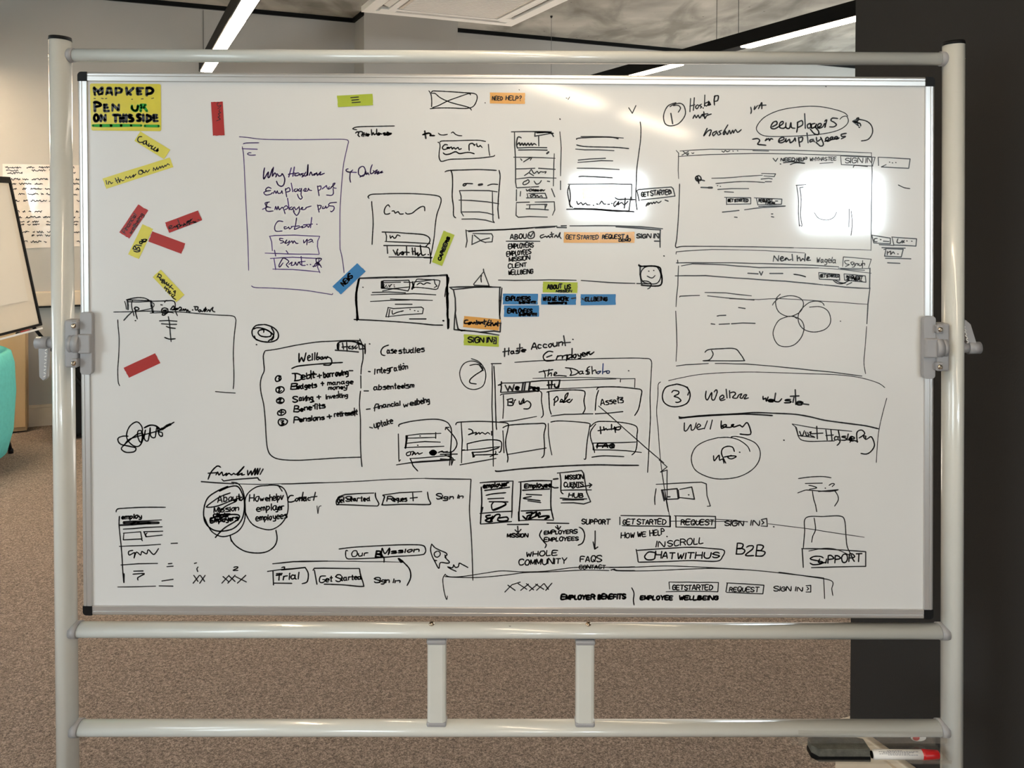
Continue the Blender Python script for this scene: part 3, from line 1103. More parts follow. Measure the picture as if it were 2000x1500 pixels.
S 1225 430 1255 415 1245 400 1230 415 1245 430 1275 415 1285 400 1270 400 1265 415 1290 415 1320 405 1310 395 1295 405 1310 415 1330 405
S 1382 372 1345 380 1350 395 1375 395 1345 412
w2.6
S 1490 427 1540 415 1570 370 1565 320 1530 285 1470 270
w3
L 1470 318 1428 285 1460 270
S 1455 265 1470 260 1465 280 1440 290 1480 300 1485 320
L 1462 290 1465 310
D 1475 328
w2.4
S 1215 -5 1225 15 1235 35
G sketch|large hand-drawn browser window crossed by the strongest glare|black
w1.9
L 150 495 168 515 165 640 168 700
L 178 500 400 487 700 490 1000 495 1300 503 1565 513
L 165 540 400 525 700 518 1000 520 1300 530 1560 540
L 705 497 820 500
L 1563 513 1568 650 1565 800 1563 1000 1560 1220
w2.4
S 175 738 172 860 165 1000 155 1130 148 1195 200 1190 400 1190 700 1193 1000 1200
w1.6
L 1000 1200 1300 1208 1560 1217
w2
T 193 530 26 40 0 X
S 235 515 228 522 240 524 240 514
S 262 512 270 518 280 512
S 480 500 495 508 505 496 520 505 540 497
D 562 500
D 595 498
w2.4
L 852 553 870 575 885 553
T 908 572 22 100 0 NEED
T 1022 572 22 60 0 HELP
L 1088 545 1098 548 1092 560
S 925 585 1000 578 1080 588
S 975 598 1020 585 1080 590
D 905 593
w1.8
T 1118 572 24 190 2 WHYHASTEE
L 1190 590 1285 583
w1.9
L 1340 535 1345 595 1345 598 1575 608
L 1340 535 1590 545 1570 610
T 1372 585 34 190 0 SIGN IN
S 1432 620 1440 605 1500 608 1535 612
w2.2
L 1612 545 1615 605
L 1612 545 1843 557 1833 625 1635 615 1670 598
D 1695 580
D 1715 585
D 1740 583
S 1757 745 1800 765 1842 772
w3
S 300 680 290 695 300 715 330 710 325 685 305 680 315 735
L 295 700 355 715
L 330 763 380 765
w4.4
L 385 765 410 765
w2.2
L 408 697 500 695 700 680 775 675
L 768 662 870 665 860 685 785 680
L 765 703 820 697 845 702
S 437 735 600 722 700 722 790 728
L 795 722 840 722
D 450 750
D 470 755
L 452 778 550 772 675 772
L 500 795 565 798
L 500 835 690 838 690 882 515 885
L 515 840 515 888
w2.4
T 525 867 20 145 0 GET STARTED
w2.2
L 715 838 915 848 912 885 745 888
L 730 840 742 890
w2.4
T 748 868 20 100 0 REQUEST
L 870 862 885 862
T 790 885 16 85 0 TRIAL
L 748 900 940 898
L 485 942 605 930
L 645 925 780 908 935 900
L 572 978 592 980
L 840 955 850 955
L 840 975 857 978
w1.8
L 1018 748 1090 743
S 1022 750 1035 850 1035 950 1042 1045
S 1045 765 1055 850 1050 960 1062 1040
L 1045 765 1070 762
S 1150 945 1180 985 1240 1000 1290 980 1312 940
L 1402 920 1400 1050
S 1415 930 1425 1020 1415 1110
G sketch|small stacked buttons drawn past the browser window near the right frame|black
w2.4
L 1565 1108 1580 1165
L 1565 1108 1700 1130 1700 1172 1580 1165
S 1605 1132 1585 1135 1585 1155 1605 1155
D 1630 1140
L 1650 1152 1690 1155
L 1710 1122 1890 1135 1885 1188 1725 1180 1712 1122
S 1755 1135 1748 1160 1770 1165 1785 1150
L 1785 1148 1800 1162
L 1800 1148 1785 1165
D 1820 1150
D 1855 1152
L 1620 1177 1725 1183
@ 1300 440 3.846
L 1625 168 1800 172
L 1640 182 1660 175 1785 180 1770 238 1645 232 1655 180
S 1665 195 1665 222
S 1665 210 1690 195 1690 220 1710 200 1720 215
D 1745 215
L 1652 248 1842 252
L 1668 282 1760 286
G sketch|second hand-drawn browser window with three overlapping circles|black
w2
L 78 217 80 200 150 193 350 182 550 185
w1.6
L 550 185 750 190 1045 208
w2.4
L 90 262 92 285
L 80 283 300 282 500 282 800 290 1100 300 1300 312
L 118 305 200 290 450 298 700 318 950 318 1150 320
w1.6
L 1150 320 1350 335 1545 360
w2.6
L 808 272 815 230 845 268 850 228
S 860 255 885 245 875 235 860 250 870 268 890 262 905 245 900 262 910 245 925 262 945 255
L 950 218 955 265
L 988 228 990 268
S 990 255 1005 240 1015 268 1030 250 1045 265
L 1050 215 1045 268
S 1065 255 1080 245 1070 238 1060 262 1090 262
w1.9
T 1135 278 40 145 -2 Wagela
L 1330 310 1335 238 1545 255 1525 320
S 1380 265 1345 268 1355 290 1380 295 1350 310
S 1410 275 1390 280 1405 300 1415 280 1420 310 1400 315
T 1425 302 24 70 0 nun
L 1480 265 1478 320
L 1297 322 1530 325
L 1315 328 1495 338
w2.6
L 618 360 695 365
L 705 348 718 375 730 348
L 782 362 880 362
S 962 368 1010 375 1052 387
w2.2
L 1150 355 1305 370 1308 412 1155 405 1150 355
T 1162 390 20 140 0 GET STARTED
L 1340 365 1500 380 1505 428 1345 412 1340 365
T 1358 395 18 120 -3 REQUEST
T 1358 412 16 120 -3 A TRIAL
S 1260 415 1290 435 1330 438 1385 410
S 1268 410 1310 430 1350 435
L 1360 448 1398 430
w2.6
L 72 380 300 378 450 390 700 408 900 420 1185 448
L 1192 448 1350 465 1535 475
S 1535 322 1532 470
L 1535 470 1520 590 1512 740
w1.8
S 1510 760 1500 900 1490 1030 1502 1115
w2.2
L 97 305 92 450 82 540 78 612
L 76 645 82 780 85 900 78 1022
L 80 1057 150 1048 322 1038
L 372 1038 600 1042 800 1058 1000 1078 1200 1098 1475 1133
L 105 540 108 533 255 527
L 295 505 450 508 645 530
L 315 530 450 545 665 562
w1.6
L 480 552 700 558 850 550 1000 558 1200 572 1515 593
w2.4
L 548 618 597 625
L 387 682 405 678 452 676
L 342 740 370 744
L 402 744 480 740
L 495 740 580 734 672 737
S 295 955 320 935 400 928 518 927 560 965 588 1010 575 1018 400 1018 280 1018
S 280 1018 330 1010 357 970 345 940
w2
S 862 517 832 550 828 600 850 650 900 680 950 682 1010 650 1035 600 1025 560 980 535 920 530 850 550 815 580 803 600
S 920 685 850 715 810 790 815 850 850 900 910 912 970 895 1020 840 1040 770 1020 715 970 688 925 683
S 1192 603 1175 580 1130 570 1080 580 1030 620 998 670 1000 730 1030 775 1080 798 1140 800 1200 780 1235 740 1238 690 1215 640 1160 612 1080 615
L 965 685 985 700
D 1313 720
D 1008 0
D 1020 5
@ 480 620 5
G sketch|hand-drawn page of numbered topics under the heading Wellbeing, with a swirl at its corner|black
w3
S 170 70 100 80 62 130 75 190 140 230 240 240 310 210 315 150 270 100 200 72 170 70
S 75 115 120 100 200 120 265 165 270 200 250 225
S 85 180 100 215 170 238
S 250 100 275 150 260 200 220 230
S 175 145 175 120 135 125 120 150 145 180 200 190 245 180 245 150 210 125 165 110
D 105 265
w2.5
S 190 325 300 310 500 270 700 240 850 232 1000 225 1120 228
S 190 325 172 370 175 440 180 520 155 580 142 650 150 740 175 850 190 1000 200 1180 215 1290 250 1350 330 1385 500 1395 700 1385 900 1372 1125 1365
S 1113 210 1140 280 1145 400 1130 480 1125 555
L 1123 570 1125 690
S 1120 720 1110 850 1120 1000 1120 1200 1125 1350 1135 1458
w3
L 875 320 1000 328 1100 338
S 900 310 895 260 940 235 1040 235 1130 260 1165 300 1165 355
L 900 255 895 305
L 910 260 905 315
L 945 250 955 310
L 985 245 990 330
L 940 290 995 285
S 1020 280 1005 290 1010 305 1030 300
S 1050 280 1035 285 1055 300 1035 310
S 1080 275 1065 290 1075 305 1090 290
L 1095 235 1110 310 1160 305
L 1085 260 1135 265
L 1165 260 1165 350
S 520 350 522 435 545 390 565 430 588 345
S 605 400 630 385 620 370 605 385 610 420 640 415
L 650 355 650 415
L 675 345 672 415
S 700 345 690 410 715 405 715 385 695 395
S 740 385 725 400 745 410 750 385 760 405 775 385 785 405 800 380
S 790 385 830 400 840 440 820 465 760 465
S 448 500 500 478 600 465 800 448 945 440
S 345 575 310 570 288 600 300 625 335 615 345 590 320 575
L 330 575 322 600 335 605 320 620
S 340 675 300 690 300 725 340 738 375 710 360 680 320 678
S 315 695 335 690 320 725 350 715
S 345 785 305 800 305 830 345 840 375 815 360 790 325 785
S 315 805 345 800 330 820 350 830 320 825
S 360 900 315 920 315 950 355 955 390 930 380 905 340 900
L 330 925 370 925
L 350 910 345 945
S 385 990 330 995 318 1030 345 1058 395 1040 408 1010 380 990
S 340 1010 370 1010 350 1030 375 1035 345 1050
w3.2
S 480 545 485 580 480 620
S 452 548 510 550 555 580 530 610 475 620
T 540 608 55 135 8 ebt
L 635 520 640 600
L 615 560 690 555
L 700 575 740 565
L 718 555 722 590
T 762 590 50 240 8 borrowing
L 1010 520 1045 520
T 440 700 55 75 5 B
T 500 700 45 190 6 udgets
L 735 645 762 645
L 748 630 750 665
w2.8
T 800 660 40 245 3 manage
T 808 705 36 180 3 money
w3.2
T 460 825 55 45 0 S
T 520 812 48 130 0 aving
S 640 800 665 820 640 825
L 695 778 732 775
L 712 762 716 795
w2.6
T 785 798 40 210 6 investing
L 905 720 908 780
w3.2
T 470 920 60 55 0 B
T 535 915 45 240 8 enefits
T 472 1025 60 50 4 P
T 525 1018 42 240 5 ensions
L 795 970 838 965
L 815 950 820 985
w2.8
T 865 970 45 225 6 retirement
L 1060 885 1065 960
L 1040 920 1090 915
G handwriting|handwritten column Case studies, integration, absenteeism, financial wellbeing|black
w2.8
S 1395 270 1345 290 1320 330 1330 365 1360 372
T 1380 352 46 90 4 ase
T 1495 352 52 245 4 studies
D 1210 258
L 1198 528 1215 530
L 1262 505 1258 555
T 1285 548 50 300 9 ntegration
D 1540 450
L 1155 718 1198 718
T 1250 710 45 390 4 absenteeism
L 1178 898 1215 893
S 1300 850 1275 845 1260 870 1258 915
L 1250 885 1290 875
T 1295 890 42 215 9 inancial
T 1540 875 42 130 10 well
L 1650 855 1660 855
T 1680 848 50 115 10 being
L 1210 1072 1238 1080
T 1258 1080 55 185 14 uptake
G sketch|hand-drawn card with boxed lines below the case studies list, an arrow curling off it|black
w2.6
S 1495 1065 1500 1045 1600 1018 1750 998 1870 995 1950 1015 1990 1050 2010 1120 2000 1300 1990 1445
L 1490 1138 1495 1380 1498 1405 1512 1390
L 1472 1440 1600 1420 1750 1410 1900 1400 1985 1395
L 1565 1155 1700 1138 1905 1132
L 1565 1180 1850 1172
L 1855 1125 1855 1180
L 1565 1155 1568 1230 1555 1275
w4
L 1575 1160 1560 1275
w2.6
L 1565 1230 1750 1212 1900 1218
L 1550 1272 1700 1265 1935 1258
D 1702 1157
D 1680 1248
S 1605 1310 1570 1325 1575 1350 1610 1340 1610 1315 1640 1310 1625 1345 1650 1320 1655 1340 1680 1320 1690 1335 1725 1322
w4.4
S 1795 1320 1830 1300 1860 1320 1830 1340 1800 1325 1850 1322
w3
L 1835 1305 1840 1345
w2.6
S 1880 1320 1920 1305 1930 1318 1970 1308
L 1610 1378 1990 1350
L 1605 1378 1622 1415
L 1620 1415 1990 1385
S 1622 1415 1635 1450 1680 1500
@ 860 640 4.545
S 100 1220 95 1100
S 50 885 110 950 145 1010 140 1060 95 1105 0 1100
L 45 905 48 885 78 885
L 0 1125 150 1122
L 0 1165 130 1175
S 40 1130 90 1150 115 1165 100 1215
G sketch|hand-drawn form card with overlapping fields left of the dashboard sketch|black
w2.6
S 137 862 145 845 180 838 350 832 530 840 600 852 600 900 580 1000 585 1080 600 1150 595 1195
L 185 840 195 1000 190 1100 188 1200
L 175 1218 300 1195 495 1160
S 250 900 275 905 290 930 250 950 320 930 310 950 330 940 345 930 350 945 370 930 400 945 420 930 440 945
L 455 920 455 955
L 240 1090 238 1030
S 240 1030 350 1005 450 995 530 1005 545 1040 535 1100 520 1105
L 190 1090 350 1078 530 1055
w3
L 195 1088 215 1085
w2.6
L 285 1105 290 1150
S 280 1108 400 1100 460 1085 520 1065
L 290 1148 310 1130
S 310 1130 400 1128 510 1125
S 490 1095 490 1120 440 1145
w4
L 285 1110 300 1145
w2.4
L 555 915 565 1110
G handwriting|circled number 2 beside the dashboard sketch|black
w2.2
S 275 275 330 295 370 330 400 390 400 460 375 520 310 548 240 535 190 480 172 400 200 330 250 300 310 300 365 330
w2.6
S 262 335 320 325 360 340 375 375 310 420 265 460 265 490 320 500
L 345 330 380 380
G handwriting|handwritten heading with the words Account and Employer above the dashboard|black
w3
L 572 185 570 255
L 608 180 605 240
L 555 215 615 205
T 625 232 40 70 6 as
L 705 145 705 215
L 680 185 730 178
T 720 215 32 35 4 e
T 808 192 55 48 4 A
T 865 185 45 220 7 ccoun
L 1095 72 1110 160
L 1085 135 1155 130
D 1177 103
S 1000 215 960 210 920 240 915 270 940 295 1010 290
L 945 262 990 245
T 1035 280 45 95 5 m
T 1120 275 50 45 4 p
L 1170 185 1168 270
T 1180 270 45 150 10 oyer
S 1290 240 1320 225 1330 240 1365 215
G sketch|hand-drawn dashboard titled The Dashboard with six tiles lettered Assets and Help|black
w2.6
L 452 320 540 318
L 460 320 462 500 458 700 465 900 470 1100 470 1230
S 475 340 485 500 490 700 495 850 500 905
w2.2
S 660 308 850 295 1100 285 1400 275 1650 270 1800 272 1870 290 1872 400 1862 600 1865 800 1855 1000 1848 1150 1840 1285
w2.6
S 875 395 950 380 1000 372
S 915 378 930 410 930 440
L 965 370 955 430
S 955 420 985 400 985 430
S 1005 420 1035 405 1020 395 1010 425 1060 425 1120 430
S 1150 360 1165 400 1150 425
S 1110 355 1180 365 1225 390 1200 415 1150 425
T 1230 412 42 45 4 a
S 1330 345 1305 360 1310 415
T 1290 412 52 30 4 s
L 1345 345 1350 410
S 1350 390 1375 375 1385 405
C fadeblue
S 1425 385 1390 395 1400 410 1425 390
L 1445 320 1440 410
S 1445 395 1475 385 1500 385 1500 400 1480 405 1475 385
C black
D 1672 382
w1.8
L 820 450 1000 445 1300 442 1600 452
w2.8
L 540 492 700 490 900 470 1065 465
w2
L 810 475 1100 468 1300 460 1560 455
L 1600 455 1598 482
L 1600 455 1728 452 1725 530
w3
L 515 510 540 505
S 530 500 542 520 535 575
L 542 480 543 500
L 540 575 700 565 880 560
w3.6
L 575 510 600 560 615 520 640 560 655 505
T 665 553 40 30 0 e
L 735 490 725 555
L 755 485 745 555
L 795 490 785 555
L 785 545 820 530 790 520
T 820 553 36 55 0 eg
L 960 480 965 540
L 990 475 985 535
L 950 510 1000 505
S 1015 500 1015 525 1040 530 1055 500
L 1060 470 1050 530
w2
S 880 545 1100 540 1300 532 1450 525 1600 525
w2.4
L 532 600 545 590 700 578 880 562
S 880 562 900 580 898 650 912 740 912 780 895 798
L 560 600 562 700 555 805
L 527 835 640 828 750 808 855 788
w2.8
S 600 640 600 690
S 590 640 640 630 640 655 610 660 645 670 640 690 595 690
T 650 690 48 60 8 il
S 700 650 705 680 730 670 740 640
S 745 640 740 670 770 650 800 670 800 700 780 720 740 720
w2.6
S 945 572 1000 562 1150 553 1260 558 1285 580 1275 650 1285 720 1265 760
S 962 570 965 640 970 720 985 770
L 985 785 1100 770 1355 765
w2.8
S 1010 690 1015 640
S 1005 640 1035 610 1045 640 1015 665
S 1060 660 1090 650 1075 635 1065 660 1100 650 1110 600 1135 580 1120 620 1090 665 1150 635 1120 650 1145 665 1172 635
w2.6
S 1390 550 1405 530 1500 525 1600 528 1720 540 1785 555 1780 620 1760 720 1725 780
S 1405 555 1385 620 1375 735
L 1375 765 1500 758 1620 745
T 1425 690 50 200 8 Assets
L 1580 620 1620 620
S 555 888 600 868 700 858 850 852 932 858 920 950 925 1050 920 1130 900 1155
L 600 1125 750 1100 940 1068
w2.4
L 958 850 960 950 975 1060 990 1130
S 980 838 1050 828 1200 835 1320 850 1325 880 1305 1000 1295 1100 1290 1165 1275 1165
S 1380 855 1335 920 1335 980 1360 1060 1370 1110
S 1330 880 1380 840 1450 832 1600 840 1720 865 1750 900 1745 960 1745 1040 1730 1100 1700 1130
w3
L 1420 880 1425 940
L 1400 915 1460 905
S 1450 880 1455 910 1470 895 1480 910
L 1520 860 1520 905
S 1545 880 1555 930
S 1540 890 1600 880 1590 905 1550 905
L 1480 905 1560 895
w2.6
L 1350 1025 1500 1022 1735 1015
L 1360 1085 1500 1085 1650 1092 1785 1108
L 1355 1030 1358 1085
w3.4
T 1390 1070 40 50 0 F
T 1440 1065 36 100 0 AQ
L 1385 1052 1530 1045
w2.6
S 1345 1150 1450 1138 1630 1145
w3.2
S 488 1270 520 1275 700 1255 900 1240 1150 1225 1400 1218 1600 1222 1760 1222
w2.2
L 1405 695 1560 830 1740 990 1900 1130 1985 1200
@ 0 0 1
w2.2
L 1287 898 1303 912 1290 922 1303 918 1303 975
@ 1270 720 4.167
G sketch|hand-drawn frame with circled number 3, a website heading and a big ellipse lettered nfo|black
w1.7
S 148 98 250 75 400 48 600 33 800 28 1000 32 1300 42 1520 50 1700 72 1850 115 1910 155
S 1925 240 1895 350 1865 480 1850 600 1840 765
S 85 108 65 130 62 220 52 350 65 500 75 650 90 800 105 900 130 1080 148 1165
w2.8
S 210 128 130 150 100 210 110 270 160 305 230 308 300 280 325 215 300 155 230 128 200 128
L 300 150 318 185 305 215
S 175 195 190 178 230 185 230 205 195 225 225 235 250 260 225 275 205 272
S 455 182 450 230 465 255 500 195 500 245 520 255 545 190 535 172 520 190
S 570 250 600 235 590 215 565 235 575 260 610 250
L 618 168 625 238
L 645 180 648 238
S 650 198 680 190 695 205 670 235 705 240 720 215 745 205 730 235 750 240 765 215 785 215 765 245 800 238
w3.2
S 918 225 920 250 940 240 945 265 960 230
T 955 268 32 45 0 e
L 1020 200 1010 265
S 1010 265 1045 270 1070 245
T 1095 275 36 65 0 si
L 1180 172 1185 292
L 1140 225 1210 222
T 1190 292 46 45 0 e
L 1230 285 1290 293
w3
S 235 405 400 388 700 372 850 373 995 382
S 235 390 260 398 450 380 700 368 850 358 1050 365 1180 372 1300 392 1420 420 1600 445 1750 465 1858 490
w2.6
S 278 440 278 505 300 500 330 455 335 500 360 490 375 440
S 385 480 410 465 395 450 378 475 390 495 440 485
L 465 425 440 490
L 505 418 488 492
w3
S 578 425 580 485 620 465 610 455 585 470 650 478 680 455 660 460 680 475 730 460 750 475 790 440 820 520 800 538 730 532
w2.2
S 560 560 450 590 370 640 335 720 350 800 400 850 500 890 600 898 720 880 820 830 880 760 895 680 860 610 780 570 700 552 658 555
S 560 562 640 560 720 580 790 630 812 675
w2.8
S 515 708 520 750 545 720 560 705 565 745 590 735 600 770
S 615 770 600 740 580 690 590 650 630 632 670 640 685 675
S 600 720 660 710 700 715 660 735 630 720 660 705
D 728 680
D 1088 582
w2.2
L 1155 450 1350 485 1480 495 1640 510
L 1155 452 1190 480 1205 550 1180 470
S 1205 550 1230 580 1300 592 1400 590 1500 588
L 1205 545 1340 560
w2.8
S 1215 510 1235 550 1255 505
S 1265 515 1270 545 1290 545 1280 520
S 1295 520 1310 515 1300 540 1335 555
L 1355 470 1360 570
L 1310 530 1405 525
L 1430 500 1440 580
L 1470 495 1480 585
L 1430 545 1490 540
T 1495 580 50 160 -2 asle
S 1530 500 1545 590 1520 625
S 1625 600 1640 570 1630 560 1615 580 1660 585 1690 595
S 1685 600 1682 520 1720 500 1745 530 1700 565
S 1745 570 1735 550 1755 550 1750 575 1770 570 1800 555 1825 620 1800 670 1760 695 1715 690
G sketch|hand-drawn stack of short lines over a drooping post, joined to the SUPPORT box|black
w2.2
S 1205 895 1300 882 1400 878 1472 888
L 1262 935 1400 932
S 1290 950 1320 955 1355 970 1295 982
D 1425 972
S 1455 950 1480 935 1500 940 1480 960
S 1200 1012 1260 990 1300 990 1450 1000 1528 988
L 1370 1000 1480 990 1530 985
S 1320 998 1330 1060 1345 1110 1355 1165
S 1500 992 1525 1030 1530 1070 1500 1120
@ 1190 920 3.774
S 1430 570 1440 450 1450 345 1580 335 1700 332 1735 365 1745 480 1755 560 1790 630
S 1510 345 1520 430 1500 480 1492 525
w2.6
L 1418 572 1600 575 1890 595 1890 703 1490 712
L 1422 572 1430 710
w1.8
S 1470 590 1580 570 1660 575 1730 600 1790 632
w3
T 1480 685 62 90 0 S
T 1545 675 48 55 0 u
T 1610 678 52 250 3 PPORT
G sketch|small hand-drawn box with two tilted squares above GET STARTED|black
w2.4
L 345 98 500 90 680 82 715 95 720 180 745 258 722 260
S 345 130 335 200 337 248
w2.8
L 390 140 500 130 508 205 410 210 395 140
L 385 140 405 220
L 520 135 608 118 628 208 515 195
L 508 140 515 200
L 430 190 448 190
D 585 175
w1.6
L 385 0 405 120 430 250 450 370 1020 372
L 785 355 900 362 1020 375
L 1170 388 1300 405 1500 430 1700 462 1880 488
G sketch|row of hand-drawn buttons GET STARTED and REQUEST, then SIGN IN, right of centre|black
w2.6
L 85 328 450 332 450 410 95 402
L 78 340 78 395
L 445 332 448 410
T 100 392 34 315 0 GET STARTED
L 480 330 783 335 782 420 490 413
L 490 332 492 413
T 528 395 36 240 0 REQUEST
T 850 402 36 135 0 SIGN
T 1042 400 34 60 0 IN
L 1120 358 1160 350 1165 408 1118 405
L 1125 365 1140 380 1125 392
D 1212 410
T 85 495 36 185 4 HOW WE
T 300 480 38 110 8 HELP
D 425 482
G sketch|hand-drawn rounded button CHAT WITH US below the words IN SCROLL|black
w2.6
T 345 558 42 60 0 IN
T 432 555 42 260 5 SCROLL
L 198 578 205 610 213 668
S 205 585 400 572 600 562 760 572 845 585 835 630 790 665 600 660 400 668 215 672
w3
T 258 652 58 75 0 C
T 335 645 48 145 0 HAT
T 500 645 44 180 0 WITH
T 695 640 42 110 0 US
G handwriting|handwritten B2B standing alone right of the CHAT WITH US button|black
w3
T 935 615 75 60 0 B
T 1005 622 75 60 0 2
T 1080 630 75 65 0 B
G sketch|long shallow hand-drawn tray line along the board's foot with a row of button words|black
w2.2
L 440 818 805 822 800 890 590 885 418 890
L 440 820 445 870
w2.6
T 465 875 34 295 0 GETSTARTED
w2.4
L 865 825 1000 832 1140 842 1132 905 865 895
L 870 828 860 890
T 885 885 32 215 -2 REQUEST
T 1210 885 32 125 0 SIGN
T 1370 885 30 50 0 IN
L 1450 845 1485 843 1485 892 1450 892
L 1458 855 1470 868 1458 878
w2.6
S 165 860 182 900 178 950 183 988
w3.6
T 230 948 28 235 0 EMPLOYEE
T 515 948 28 285 0 WELLBEING
w2
S 0 712 200 708 400 700 600 705 850 718 1100 735 1350 762 1580 788
L 1580 788 1587 940
S 10 730 40 722 50 735 300 735 600 722 800 718 1000 728
S 1250 745 1450 775 1635 808 1640 870 1648 918
@ 840 910 5
S 145 1060 180 1080 250 1085 350 1075 550 1045 700 1025 900 1035 1100 1030 1300 1005 1450 990 1800 990 2000 985
S 145 1080 250 1088 450 1090 600 1080 750 1065 930 1042 1150 1035 1500 1018 1750 1022
S 1765 1020 1800 1008 1830 1020 2000 1022
S 150 1055 125 1100 130 1180 145 1260 162 1305 170 1270
w2.4
L 730 1232 800 1160 880 1135
L 760 1165 830 1215
L 860 1150 945 1205
L 885 1215 960 1155
L 940 1150 1010 1210
L 970 1220 1050 1155
L 1030 1155 1110 1205
L 1040 1215 1110 1150
L 1115 1150 1155 1205
L 1130 1215 1190 1145
w4
T 1280 1302 42 325 0 EMPLOYER
T 1640 1298 42 265 0 BENEFITS
G sketch|pair of small hand-drawn cards headed employer and employee|black
w3
L 488 165 600 155 810 148
L 810 148 802 300 800 440 796 505
S 500 205 505 340 500 430 492 565
L 492 568 600 560 795 543
w3.4
T 520 218 40 250 6 employer
L 535 240 650 225 775 208
w2.8
S 545 288 620 272 740 262
L 565 322 720 315
L 578 350 760 352
S 620 355 600 380 610 430 650 425 740 380 720 355 690 350
S 610 430 700 395 745 370
L 488 465 650 450 802 443
L 515 405 505 450
w3.6
S 590 480 545 490 560 510 600 505 540 530 570 545 610 540
S 610 490 590 540 640 480 680 475 680 495
S 670 500 660 530 700 540 760 530 750 500 670 510
w3
L 865 158 1000 145 1190 145
S 885 160 885 250 875 370 868 470 868 535
S 1185 148 1180 280 1180 400 1195 480 1205 520
L 868 535 1000 525 1205 530
w3.4
T 925 215 40 255 2 Employee
L 905 238 1050 230 1165 225
L 1180 200 1215 215 1250 212
L 1205 130 1248 125
w2.8
L 940 278 1090 285
S 990 298 910 315 960 325 1075 340
L 955 340 1080 358
L 890 440 1050 435 1185 428
w3.8
S 940 460 1000 455 990 470 1040 450 1030 490 1070 455 1075 475
S 905 490 940 520 950 490 990 480 960 520 1010 500 1060 480 1060 500 1110 490 1160 490 1120 520 1165 500
L 865 450 868 535
w2.8
L 755 572 960 570
L 855 590 860 650
L 830 625 860 652 888 620
T 752 695 34 200 0 MISSION
L 1142 558 1355 562
L 1242 580 1255 618
L 1225 595 1255 622 1275 592
T 1115 668 34 320 2 EMPLOYERS
T 1115 738 36 330 2 EMPLOYEES
S 1090 628 1070 680 1110 740 1135 770 1122 800
S 1455 598 1490 620 1510 680 1490 750 1445 775
G sketch|tiny hand-drawn card lettered MISSION CLIENTS HUB with an arrow leaving it|black
w2.8
L 1242 70 1350 60 1480 45 1500 75 1520 200 1530 260 1568 350 1500 372 1400 360 1280 362
S 1268 75 1278 150 1278 250 1300 272
T 1320 130 40 175 2 MISSION
T 1308 205 38 185 2 CLIENTS
S 1400 195 1385 210 1400 218 1420 200 1440 212 1480 205 1580 185
L 1555 170 1580 185 1555 210
L 1285 238 1575 234
T 1352 305 38 140 0 HUB
L 1272 315 1400 325 1530 322
L 1295 332 1500 330
G handwriting|handwritten capitals WHOLE COMMUNITY below the small cards|black
w2.8
T 942 885 45 300 3 WHOLE
T 865 968 50 465 2 COMMUNITY
G handwriting|handwritten capitals SUPPORT with an arrow down to FAQS and a crossed-out word|black
w2.8
T 1482 568 46 270 0 SUPPORT
L 1612 635 1612 710 1608 810
L 1592 742 1608 812 1638 792
T 1465 935 56 205 0 FAQS
w2.2
T 1455 1005 34 255 0 CONTACT
L 1455 985 1720 990
G sketch|hand-drawn little rocket with a zigzag trail|black
w2.6
S 15 762 50 800 110 830 155 850 165 870 145 890 190 940 165 950 100 945 85 1000 45 930 20 880 5 820 15 762
S 70 832 42 850 45 880 70 892 98 870 95 840 70 832
L 145 870 155 895
L 40 920 65 925
S 170 985 200 1005 255 1030
S 170 985 220 995 230 965 245 990 275 985 285 950 310 960 370 992
@ 200 810 4.286
G scribble|scribbled-out loop with a tapering tail, alone at the board's lower left|black
w2.8
S 215 180 170 180 130 200 150 245 230 265 280 280 265 310 200 315 160 290 170 265 230 210 290 165 330 150 330 100 290 60 235 90 205 150 210 210 260 260 310 260 340 200 330 140 300 135 295 180 320 230 350 170 360 130 350 200 380 220 395 150 400 110 405 180 440 190 450 130 460 105 475 170 500 180 500 150 470 140 500 110
S 180 260 220 210 300 180 480 130 600 62
w5
L 500 122 540 92 570 80
w3.4
S 330 140 335 190 325 240
S 350 110 400 88 450 95 490 130
G sketch|hand-drawn narrow phone frame of stacked rows headed by a scribbled bar, lower left|black
w2.6
S 115 815 125 790 200 782 350 775 528 775
S 142 850 140 930 155 1080 165 1200 170 1300 180 1405 182 1330
w3
T 160 875 34 165 4 employ
w2.6
L 175 895 350 890 495 880
w7
L 180 905 300 905 470 905
w4
L 150 925 250 920 400 908
L 240 915 280 895
w3
L 175 958 350 945 500 938
w2.6
L 175 992 320 980 330 1040 175 1048 180 990
L 325 1040 335 1055
L 345 980 505 975
L 350 985 365 1022 500 1008
S 375 990 360 1005 370 1020
L 142 1102 350 1095 487 1085
S 255 1135 220 1145 225 1175 270 1155 265 1200 285 1150 320 1175 330 1145 370 1165 385 1130 430 1170 470 1120
L 155 1258 300 1248 462 1245
L 262 1310 340 1308
S 255 1335 350 1330 320 1350 295 1365 298 1385
L 128 1442 300 1440 446 1435
L 475 1433 590 1435
L 498 1392 592 1378
L 575 1078 628 1075
L 552 1248 582 1245
L 540 1272 592 1268
G handwriting|row of handwritten crosses numbered 1 and 2 near the board's lower left|black
w2.6
L 770 1245 788 1240
L 800 1275 790 1290 798 1312
L 765 1345 800 1395
L 760 1410 812 1345
L 820 1345 855 1395
L 815 1410 860 1345
T 1095 1305 28 40 0 2
L 1010 1355 1060 1400
L 1000 1410 1060 1345
L 1060 1350 1110 1395
L 1050 1410 1110 1345
L 1115 1355 1205 1400
L 1130 1410 1200 1345
G sketch|three hand-drawn overlapping circles filled with words, under a scrawled heading|black
w3
S 990 440 960 430 910 480 885 540
L 885 490 960 485
